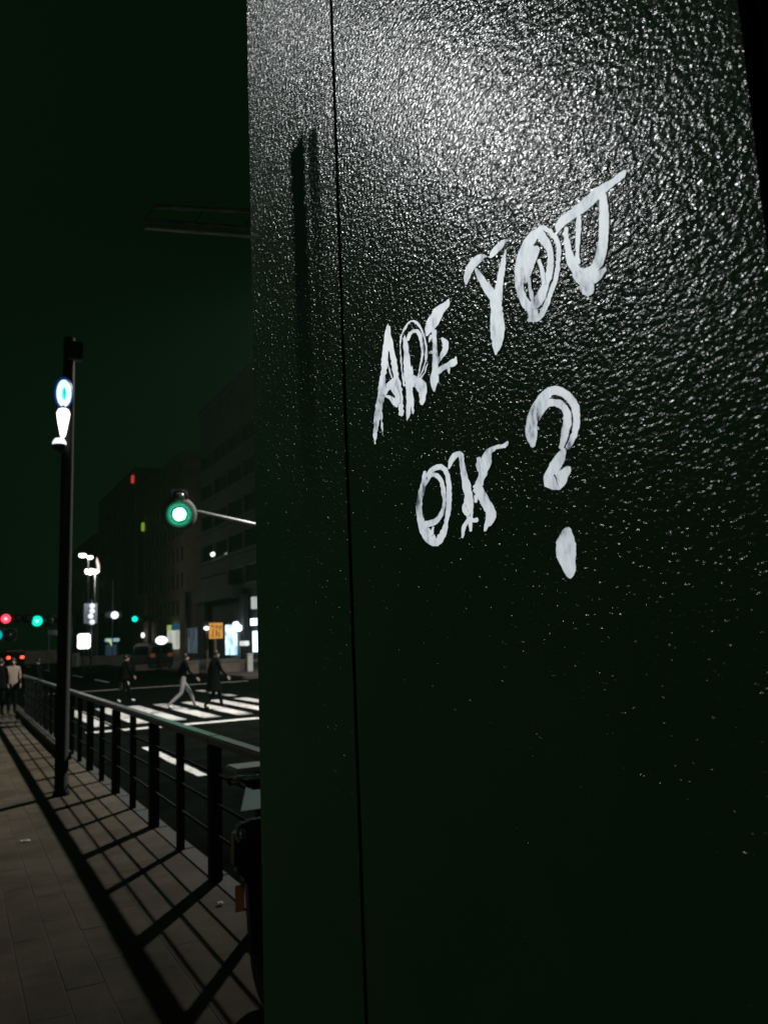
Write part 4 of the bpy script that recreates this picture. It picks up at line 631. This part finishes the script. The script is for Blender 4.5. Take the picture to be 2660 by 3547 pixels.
# oval mirror lamp left of it
Yw = 52; w_ = at(716, 2176, Yw)
ol = thing('oval_lamp', (w_.x, Yw, 0), 'small white oval lamp just left of the orange sign', 'lamp')
MB().ball((w_.x, Yw, w_.z), .19, .1, .12, 16, 8).build('lit_face', glow('oval_lamp_white', (1, 1, 1), 2.5), ol, smooth=True)
MB().box(w_.x - .25, w_.x + .30, Yw + .08, Yw + .16, w_.z + .15, w_.z + .45).build('hood', M_W1, ol, bevel=.03)
MB().tube([(w_.x + .1, Yw + .2, 0), (w_.x + .1, Yw + .2, w_.z + .3)], .07, 10).build('post', MATS['pale_post'], ol)
# low walls and white end post along the far kerb
M_LOW = mat('low_wall_concrete', (.21, .17, .145), .85, vscale=1.2, var=.3, bump=.01, bscale=12)
def low_wall(px0, px1, pyt, pyb, Y, label, mt=None):
    a = at(px0, pyt, Y); b = at(px1, pyb, Y)
    t = thing('low_wall', ((a.x + b.x) / 2, Y + .2, 0), label, 'low wall', 'low walls along the far kerb'); hgt = max(.4, a.z)
    MB().box(a.x, b.x, Y, Y + .4, 0, hgt - .1).build('wall', mt or M_LOW, t, bevel=.02)
    MB().box(a.x - .04, b.x + .04, Y - .05, Y + .45, hgt - .098, hgt).build('coping', mt or M_LOW, t, bevel=.02)
    return t
low_wall(736, 857, 2290, 2335, 46, 'low brownish wall to the right of the orange sign')
low_wall(640, 690, 2291, 2338, 47, 'low brownish wall between the two walkers')
low_wall(470, 585, 2305, 2325, 58, 'low wall in front of the dark parked van')
low_wall(250, 455, 2276, 2296, 82, 'long low wall right of the lamp pole')
low_wall(60, 205, 2256, 2268, 105, 'long low pale wall left of the lamp pole')
a = at(859, 2288, 45.2); b = at(878, 2338, 45.2)
wp = thing('bollard', ((a.x + b.x) / 2, 45.3, 0), 'white square bollard at the end of the low wall', 'bollard')
MB().box(a.x, b.x, 45.2, 45.5, 0, .95).build('body', mat('bollard_white', (.75, .78, .74), .6, vscale=3, var=.15), wp, bevel=.02)
MB().box(a.x - .03, b.x + .03, 45.17, 45.53, .952, 1.03).build('cap', MATS['bollard_white'], wp, bevel=.02)
a = at(247, 2262, 80); b = at(276, 2282, 80)
bx = thing('cabinet', ((a.x + b.x) / 2, 80, 0), 'small pale roadside cabinet just right of the lamp pole', 'cabinet')
MB().box(a.x, b.x, 79.6, 80.2, 0, a.z).build('body', mat('cabinet_pale', (.55, .47, .43), .7, vscale=2, var=.2), bx, bevel=.03)
MB().box(a.x + .06, b.x - .06, 79.57, 79.598, .15, a.z - .1).build('door', MATS['cabinet_pale'], bx)
# bus shelter with a pale blue lit roof edge
Yb = 86.0; a = at(367, 2216, Yb); b = at(411, 2222, Yb)
bs = thing('bus_shelter', ((a.x + b.x) / 2, Yb, 0), 'bus shelter with pale blue lit roof edge beyond the crossing', 'bus shelter')
MB().box(a.x, b.x, Yb - .7, Yb + .7, b.z, b.z + .34).build('roof', glow('blue_roof', (.32, .55, .66), .7, .4, 1.2), bs, bevel=.06)
MB().box(a.x + .1, b.x - .1, Yb + .55, Yb + .65, .6, b.z - .3).build('back_panel', glow('shelter_back', (.015, .05, .075), .6), bs)
for x in (a.x + .15, b.x - .25): MB().tube([(x, Yb - .5, 0), (x, Yb - .5, b.z)], .05, 8).build('post', M_STEEL, bs)
MB().prism([(a.x - .1, b.z + .3), (a.x + .55, b.z + .2), (a.x + .45, b.z - .45), (a.x + .25, b.z - .05)], 'y', Yb - .85, Yb - .72).build('lit_corner', glow('lime_corner', (.62, .80, .38), .7), bs)
# guide sign with stem left of the pole
Yl = 72; a = at(167, 2183, Yl); b = at(200, 2200, Yl)
gd = thing('road_sign', (a.x, Yl, 0), 'dim grey road sign on a thin post just left of the lamp pole', 'sign')
MB().box(a.x, b.x, Yl - .04, Yl + .04, b.z, a.z).build('board', mat('dim_sign_grey', (.22, .23, .25), .6, vscale=2, var=.3), gd, bevel=.02)
MB().tube([(a.x + .12, Yl + .1, 0), (a.x + .12, Yl + .1, a.z + .1)], .06, 8).build('post', M_STEEL, gd)

# ============================================================ vehicles
def car(name, label, loc, rz, van, paint, tail, strength, cat, head=None):
    t = thing(name, (0, 0, 0), label, cat)
    if van: prof = [(-2.2, .35), (-2.25, .9), (-2.2, 1.9), (-2.05, 2.0), (1.1, 2.0), (1.75, 1.15), (2.2, 1.0), (2.3, .6), (2.25, .35)]
    else: prof = [(-2.15, .35), (-2.2, .62), (-2.15, .92), (-1.75, 1.0), (-1.25, 1.38), (-.2, 1.45), (.45, 1.38), (1.1, .98), (2.0, .82), (2.15, .6), (2.12, .35)]
    hw = .85
    MB().prism(prof, 'y', -hw, hw).build('body', paint, t, bevel=.07, segs=2)
    gl = [(-2.22, 1.25), (-2.2, 1.75)] if van else [(-1.72, 1.02), (-1.28, 1.36)]
    n = .012
    MB().poly([(gl[0][0] - n, -.65, gl[0][1] + n), (gl[0][0] - n, .65, gl[0][1] + n), (gl[1][0] - n, .6, gl[1][1] + n), (gl[1][0] - n, -.6, gl[1][1] + n)], [(0, 1, 2, 3)]).build('rear_window', M_GLASS, t)
    for s in (-1, 1):
        sw = [(-1.2, 1.02), (-1.0, 1.32), (.35, 1.32), (.85, 1.0)] if not van else [(-1.9, 1.2), (-1.9, 1.8), (1.0, 1.8), (1.4, 1.2)]
        MB().prism(sw, 'y', s * (hw + .001), s * (hw + .012)).build('side_window', M_GLASS, t)
        for x in (-1.35, 1.35):
            w = MB().lathe((x, s * (hw - .16), .33), (0, s, 0), [(0, .0), (0, .33), (.18, .33), (.185, .22), (.17, .0)], 20).build('wheel', M_BLK, t)
            MB().lathe((x, s * (hw - .16), .33), (0, s, 0), [(.19, .2), (.195, .06), (.2, 0)], 12).build('rim', M_STEEL, w)
        zt = 1.15 if van else .80
        MB().box(-2.30, -2.20, s * .62 - .17, s * .62 + .17, zt - .13, zt + .13).build('tail_lamp', glow('tail_%s' % name, tail, strength), t, bevel=.04)
        MB().box(2.10 if not van else 2.2, 2.2 if not van else 2.31, s * .6 - .16, s * .6 + .16, .62, .78).build('headlight', mat('head_glass', (.5, .5, .5), .1), t, bevel=.03)
    MB().box(-2.31, -2.1, -.8, .8, .36, .55).build('bumper', M_BLK, t, bevel=.04)
    t.location = loc; t.rotation_euler = (0, 0, rz); return t
M_CARP = mat('dark_car_paint', (.012, .012, .013), .25, coat=.5, var=.1)
tb = at(50, 2262, 92)
car('car', 'dark car with bright red tail lamps driving away at far left', (tb.x, 92, -.15), math.radians(90), True, M_CARP, (1.0, .06, .03), 4.5, 'car')
vb = at(524, 2262, 60)
car('van', 'dark van stopped at the far kerb with a small orange tail lamp', (vb.x, 60, -.15), math.radians(96), True, mat('van_paint', (.006, .007, .007), .4, var=.1), (1.0, .22, .10), .05, 'van')

# ============================================================ motor scooter behind the pillar
sc_ = thing('motor_scooter', (1.44, 4.0, 0), 'dark motor scooter by the fence, nearly all hidden behind the pillar', 'scooter')
SX, SY = 1.455, 3.95
M_SBLK = mat('scooter_paint', (.010, .012, .012), .3, coat=.4, vscale=10, var=.2)
M_CHROME = mat('chrome', (.65, .67, .70), .18, metal=1.0, var=.05)
def blob(pts, name, m, parent, y0, y1, bev=.02): return MB().prism(pts, 'y', y0, y1).build(name, m, parent, bevel=bev, segs=2)
blob([(SX - .15, .30), (SX - .17, .66), (SX - .235, .72), (SX - .23, .90), (SX - .17, .935), (SX + .17, .935), (SX + .23, .90), (SX + .235, .72), (SX + .17, .66), (SX + .15, .30)], 'leg_shield', M_SBLK, sc_, SY - .02, SY + .07, .02)
blob([(SX - .155, .955), (SX - .125, 1.075), (SX + .125, 1.075), (SX + .155, .955)], 'screen', translucent('pale_screen', (.80, .93, .95)), sc_, SY + .13, SY + .134, 0)
blob([(SX - .16, 1.08), (SX - .20, 1.13), (SX + .20, 1.13), (SX + .16, 1.08)], 'handlebar_cover', M_SBLK, sc_, SY - .05, SY + .1, .015)
MB().tube([(SX - .22, SY + .10, 1.11), (SX - .2, SY + .06, 1.12), (SX + .2, SY + .06, 1.12), (SX + .22, SY + .10, 1.11)], .014, 10).build('handlebar', M_CHROME, sc_, smooth=True)
orange_t = translucent('orange_reflector', (.42, .24, .14))
for s in (-1, 1):
    MB().tube([(SX + s * .15, SY + .07, 1.117), (SX + s * .225, SY + .105, 1.11)], .021, 10).build('grip', M_BLK, sc_, smooth=True)
    MB().box(SX + s * .20 - .022, SX + s * .20 + .022, SY + .02, SY + .026, .52, .64).build('reflector', orange_t, sc_)
    MB().ball((SX + s * .205, SY - .03, .875), .03, .02, .035, 14, 8).build('indicator', M_CHROME, sc_, smooth=True)
MB().box(SX - .235, SX + .235, SY - .06, SY + .12, 1.165, 1.19).build('tray', mat('tray_white', (.72, .76, .76), .5, var=.1), sc_, bevel=.008)
MB().lathe((SX - .055, SY + .1, .26), (1, 0, 0), [(0, .12), (.0, .235), (.02, .25), (.09, .25), (.11, .235), (.11, .12), (0, .12)], 28).build('front_wheel', M_BLK, sc_, smooth=True)
MB().lathe((SX - .055, SY - 1.15, .26), (1, 0, 0), [(0, .12), (.0, .235), (.02, .25), (.09, .25), (.11, .235), (.11, .12), (0, .12)], 28).build('rear_wheel', M_BLK, sc_, smooth=True)
MB().box(SX - .17, SX + .17, SY - .55, SY - .021, .26, .34).build('footboard', M_SBLK, sc_, bevel=.02)
blob([(SX - .18, .3), (SX - .19, .62), (SX - .14, .70), (SX + .14, .70), (SX + .19, .62), (SX + .18, .3)], 'rear_body', M_SBLK, sc_, SY - 1.35, SY - .55, .05)
blob([(SX - .15, .705), (SX - .15, .76), (SX - .10, .80), (SX + .10, .80), (SX + .15, .76), (SX + .15, .705)], 'seat', M_BLK, sc_, SY - 1.25, SY - .5, .03)
for s in (-1, 1): MB().tube([(SX + s * .05, SY + .04, .95), (SX + s * .075, SY - .0, .30)], .018, 8).build('fork', M_CHROME, sc_)

# ============================================================ litter
def scrap(px, py, w, label):
    p = on_z(px, py, 0.0); n = 6; pts = []; fs = []
    for i in range(n):
        for j in range(3): pts.append((p.x + (i / (n - 1) - .5) * w + rnd.uniform(-.006, .006), p.y + (j - 1) * .02 + rnd.uniform(-.01, .01), .012 + rnd.uniform(-.004, .012)))
    for i in range(n - 1):
        for j in range(2): a = i * 3 + j; fs.append((a, a + 3, a + 4, a + 1))
    tag(MB().poly(pts, fs).build('paper_scrap', mat('scrap_paper', (.72, .68, .62), .8, var=.1), None), label, 'litter', 'scraps on the pavement')
scrap(89, 2916, .085, 'crumpled pale paper scrap on the open pavement')
scrap(765, 3134, .05, 'tiny pale scrap on the pavement next to the nearest fence post')

# ============================================================ people
def seg_dist(p, a, b):
    ab = b - a; t = max(0, min(1, (p - a).dot(ab) / max(ab.length_squared, 1e-9))); return (p - a - ab * t).length
def person(label, loc, rz, J, mats, group, hair, scale=1.0, coat=False, bag=None):
    """J: joints of the pose; one continuous skinned body, hair and bag as parts"""
    names = ['pelvis', 'spine', 'chest', 'neck', 'head', 'crown', 'nose', 'shl', 'ell', 'wrl', 'hal', 'shr', 'elr', 'wrr', 'har', 'hil', 'knl', 'anl', 'tol', 'hir', 'knr', 'anr', 'tor']
    rad = dict(pelvis=(.15, .13), spine=(.145, .115), chest=(.165, .125), neck=(.058, .058), head=(.082, .095), crown=(.07, .085), nose=(.016, .016), shl=(.072, .072), shr=(.072, .072),
               ell=(.045, .045), elr=(.045, .045), wrl=(.032, .03), wrr=(.032, .03), hal=(.04, .022), har=(.04, .022), hil=(.098, .098), hir=(.098, .098), knl=(.066, .066), knr=(.066, .066),
               anl=(.047, .047), anr=(.047, .047), tol=(.04, .032), tor=(.04, .032))
    edges = [('pelvis', 'spine'), ('spine', 'chest'), ('chest', 'neck'), ('neck', 'head'), ('head', 'crown'), ('head', 'nose'), ('chest', 'shl'), ('shl', 'ell'), ('ell', 'wrl'), ('wrl', 'hal'), ('chest', 'shr'), ('shr', 'elr'),
             ('elr', 'wrr'), ('wrr', 'har'), ('pelvis', 'hil'), ('hil', 'knl'), ('knl', 'anl'), ('anl', 'tol'), ('pelvis', 'hir'), ('hir', 'knr'), ('knr', 'anr'), ('anr', 'tor')]
    me = bpy.data.meshes.new('tmp'); me.from_pydata([J[n] for n in names], [(names.index(a), names.index(b)) for a, b in edges], [])
    o = bpy.data.objects.new('tmp', me); COL.objects.link(o)
    sk = o.modifiers.new('s', 'SKIN'); sk.use_smooth_shade = True
    for i, n in enumerate(names):
        v = me.skin_vertices[0].data[i]; v.radius = rad[n]; v.use_root = (n == 'pelvis')
    sb = o.modifiers.new('d', 'SUBSURF'); sb.levels = 2; sb.render_levels = 2
    dg = bpy.context.evaluated_depsgraph_get(); dg.update()
    body = bpy.data.meshes.new_from_object(o.evaluated_get(dg)); bpy.data.objects.remove(o)
    V = {n: Vector(J[n]) for n in names}
    region = {'skin': [('neck', 'head'), ('head', 'crown'), ('head', 'nose'), ('wrl', 'hal'), ('wrr', 'har')],
              'top': [('spine', 'chest'), ('chest', 'neck'), ('chest', 'shl'), ('shl', 'ell'), ('ell', 'wrl'), ('chest', 'shr'), ('shr', 'elr'), ('elr', 'wrr'), ('pelvis', 'spine')],
              'legs': [('pelvis', 'hil'), ('hil', 'knl'), ('knl', 'anl'), ('pelvis', 'hir'), ('hir', 'knr'), ('knr', 'anr')], 'shoe': [('anl', 'tol'), ('anr', 'tor')]}
    keys = ['skin', 'top', 'legs', 'shoe']; body.materials.clear()
    for k in keys: body.materials.append(mats[k])
    for p in body.polygons:
        p.use_smooth = True; c = p.center; best = (9, 0)
        for ki, k in enumerate(keys):
            for a, b in region[k]:
                d = seg_dist(c, V[a], V[b]) - .4 * (rad[a][0] + rad[b][0]) / 2
                if d < best[0]: best = (d, ki)
        p.material_index = best[1]
        if c.z > V['neck'].z + .05 and best[1] == 1: p.material_index = 0
    # fingers closed onto the palm ends
    bm = bmesh.new(); bm.from_mesh(body)
    for sd in 'lr':
        h = V['ha' + sd]; d = (h - V['wr' + sd]).normalized(); u = d.cross(Vector((0, 1, 0))).normalized() if abs(d.y) < .9 else Vector((1, 0, 0)); w = d.cross(u)
        for k in range(5):
            if k < 4: base = h + u * (.024 * (k - 1.5) / 1.5); ln = (.055, .068, .064, .048)[k]; dd = (d + w * .35).normalized()
            else: base = h - d * .035 + u * .03; ln = .045; dd = (d * .6 + u * .7).normalized()
            tip = base + dd * ln * .55; tip2 = tip + (dd * .6 + w * .5).normalized() * ln * .5
            tb_ = MB().tube([base - dd * .01, tip, tip2], [.0095, .009, .007], 6); vs_ = [bm.verts.new(v) for v in tb_.v]
            for f in tb_.f:
                fc = bm.faces.new([vs_[i] for i in f]); fc.material_index = 0; fc.smooth = True
    bm.to_mesh(body); bm.free()
    t = thing('person', (0, 0, 0), label, 'person', group)
    bo = bpy.data.objects.new('body', body); COL.objects.link(bo); bo.parent = t
    hc = (V['head'] + V['crown']) / 2
    f = (V['nose'] - V['head']); f.z = 0; f.normalize()
    MB().ball(hc - f * .022 + Vector((0, 0, .03)), .103, .098, .115, 16, 8, -.45, 1).build('hair', hair, t, smooth=True)
    for s in (-1, 1):
        MB().ball(V['head'] + Vector((f.x * .0, s * .086, .02)), .02, .012, .03, 8, 6).build('ear', mats['skin'], t, smooth=True)
        MB().ball(V['head'] + f * .083 + Vector((0, s * .03, .045)), .008, .011, .007, 8, 6).build('eye', M_BLK, t, smooth=True)
    MB().ball(V['head'] + f * .082 + Vector((0, 0, -.028)), .006, .022, .006, 8, 6).build('mouth', mat('lip', (.30, .12, .10), .5), t, smooth=True)
    if coat:
        ring = [(.86, .26, .20), (1.05, .20, .155), (1.25, .205, .155), (1.42, .20, .13), (1.47, .10, .08)] if coat != 'long' else [(.55, .25, .23), (.8, .22, .19), (1.02, .195, .16), (1.25, .215, .165), (1.41, .20, .135), (1.48, .085, .075)]
        b = MB(); n = 20; pts = []; fs = []
        for z, ry, rx in ring:
            cx = V['pelvis'].x + (V['chest'].x - V['pelvis'].x) * max(0, (z - .9) / .5)
            for k in range(n): a = 2 * math.pi * k / n; w = 1 + .04 * math.sin(5 * a + z * 3) * (1.5 - z); pts.append((cx + rx * w * math.cos(a), ry * w * math.sin(a), z))
        for j in range(len(ring) - 1):
            for k in range(n): p = j * n + k; q = j * n + (k + 1) % n; fs.append((p, q, q + n, p + n))
        b.poly(pts, fs).build('coat', mats['top'], t, smooth=True)
    t.location = loc; t.rotation_euler = (0, 0, rz); t.scale = (scale,) * 3
    if bag:
        h = V['ha' + bag[0]]; w = Matrix.Translation(loc) @ Matrix.Rotation(rz, 4, 'Z')
        g = thing('hand_bag', w @ (h + Vector((0, 0, -.45))), bag[1], 'bag')
        g.rotation_euler = (0, 0, rz)
        bo2 = MB().prism([(-.17, -.46), (-.15, -.14), (.15, -.14), (.17, -.46)], 'y', -.06, .06).build('pouch', bag[2], None, bevel=.03); bo2.parent = g; bo2.location = (0, 0, .45)
        hn = MB().tube([(-.09, 0, -.15), (-.05, 0, -.03), (0, 0, -.005), (.05, 0, -.03), (.09, 0, -.15)], .008, 6).build('handle', bag[2], None); hn.parent = g; hn.location = (0, 0, .45)
    return t
def pose(stride=.32, lean=.05, arms=.25, stand=False, bend=.1):
    s = 0 if stand else stride
    return dict(pelvis=(0, 0, .93), spine=(lean * .4, 0, 1.13), chest=(lean, 0, 1.34), neck=(lean * 1.3, 0, 1.49), head=(lean * 1.5 + .015, 0, 1.58), crown=(lean * 1.5, 0, 1.66), nose=(lean * 1.5 + .115, 0, 1.575),
        shl=(lean, .18, 1.41), ell=(lean - arms * .5, .23, 1.14), wrl=(lean - arms * .5 + .1, .22, .92), hal=(lean - arms * .45 + .13, .22, .84),
        shr=(lean, -.18, 1.41), elr=(lean + arms * .35, -.23, 1.15), wrr=(lean + arms * .9 + .05, -.21, .97), har=(lean + arms * 1.1 + .06, -.2, .90),
        hil=(0, .095, .88), knl=(s * .62 + .02, .09, .50), anl=(s * 1.0, .09, .09), tol=(s * 1.0 + .17, .10, .045),
        hir=(0, -.095, .88), knr=(-s * .20 + .02, -.09, .49), anr=(-s * 1.15, -.09, .09 + (.05 if s else 0)), tor=(-s * 1.15 + .15, -.10, .04))
SK = mat('skin', (.42, .27, .20), .55, var=.1); DK = mat('black_cloth', (.0035, .0045, .004), .9, spec=.05, var=.3, vscale=20); GRY = mat('pale_trousers', (.24, .25, .27), .85, var=.2, vscale=15)
BEI = mat('beige_top', (.27, .21, .17), .85, var=.2, vscale=15); HR = mat('black_hair', (.008, .007, .006), .5, var=.3, vscale=40); SHO = mat('dark_shoe', (.012, .012, .012), .5); WSH = mat('white_shoe', (.75, .75, .75), .6)
BRN = mat('grey_skirt', (.17, .155, .14), .85, var=.2)
G = 'people at the crossing'
person('person in a dark jacket and pale grey trousers striding over the crossing', (6.12, 24.7, -.15), 0, pose(.42, .07, .3), dict(skin=SK, top=DK, legs=GRY, shoe=WSH), G, HR, .93)
person('tall person all in black with a long coat walking on the crossing', (6.72, 23.45, -.15), math.radians(8), pose(.30, .05, .25), dict(skin=SK, top=DK, legs=DK, shoe=SHO), G, HR, .97, 'long')
person('person in dark clothes at the far end of the crossing carrying a pale bag', (5.25, 29.2, -.15), math.radians(10), pose(.28, .04, .2), dict(skin=SK, top=DK, legs=DK, shoe=WSH), G, HR, .92, True,
       ('l', 'pale shoulder-width bag hanging from the hand of the far walker', mat('pale_bag', (.78, .74, .70), .7, var=.1)))
person('person in a beige top standing where the fence ends', (1.52, 25.5, 0), math.radians(-80), pose(stand=True, arms=.05, lean=.02), dict(skin=SK, top=BEI, legs=DK, shoe=SHO), G, HR, .90)
person('person in black standing at the left edge beside the one in beige', (1.18, 25.1, 0), math.radians(60), pose(stand=True, arms=.04, lean=.02), dict(skin=SK, top=DK, legs=DK, shoe=SHO), G, HR, .90, True)
person('dark figure waiting behind the fence left of the lamp pole', (2.75, 31.5, -.15), math.radians(150), pose(.2, .04, .2), dict(skin=SK, top=DK, legs=mat('dark_jeans', (.03, .035, .045), .8), shoe=SHO), G, HR, .92)

# ============================================================ thin green-tinted haze added to lift the distant blacks
hz = MB().box(-170, 180, -60, 720, -1.4, 45).build('haze', mat('haze_placeholder', (.5, .5, .5)))
hm = bpy.data.materials.new('black_lift_haze'); hm.use_nodes = True; hm.node_tree.nodes.clear()
ho = hm.node_tree.nodes.new('ShaderNodeOutputMaterial'); hv = hm.node_tree.nodes.new('ShaderNodeVolumePrincipled')
hv.inputs['Color'].default_value = (.45, 1.0, .60, 1); hv.inputs['Density'].default_value = .0003; hv.inputs['Anisotropy'].default_value = .3
hm.node_tree.links.new(hv.outputs[0], ho.inputs['Volume']); hz.data.materials.clear(); hz.data.materials.append(hm)
hz['kind'] = 'stuff'
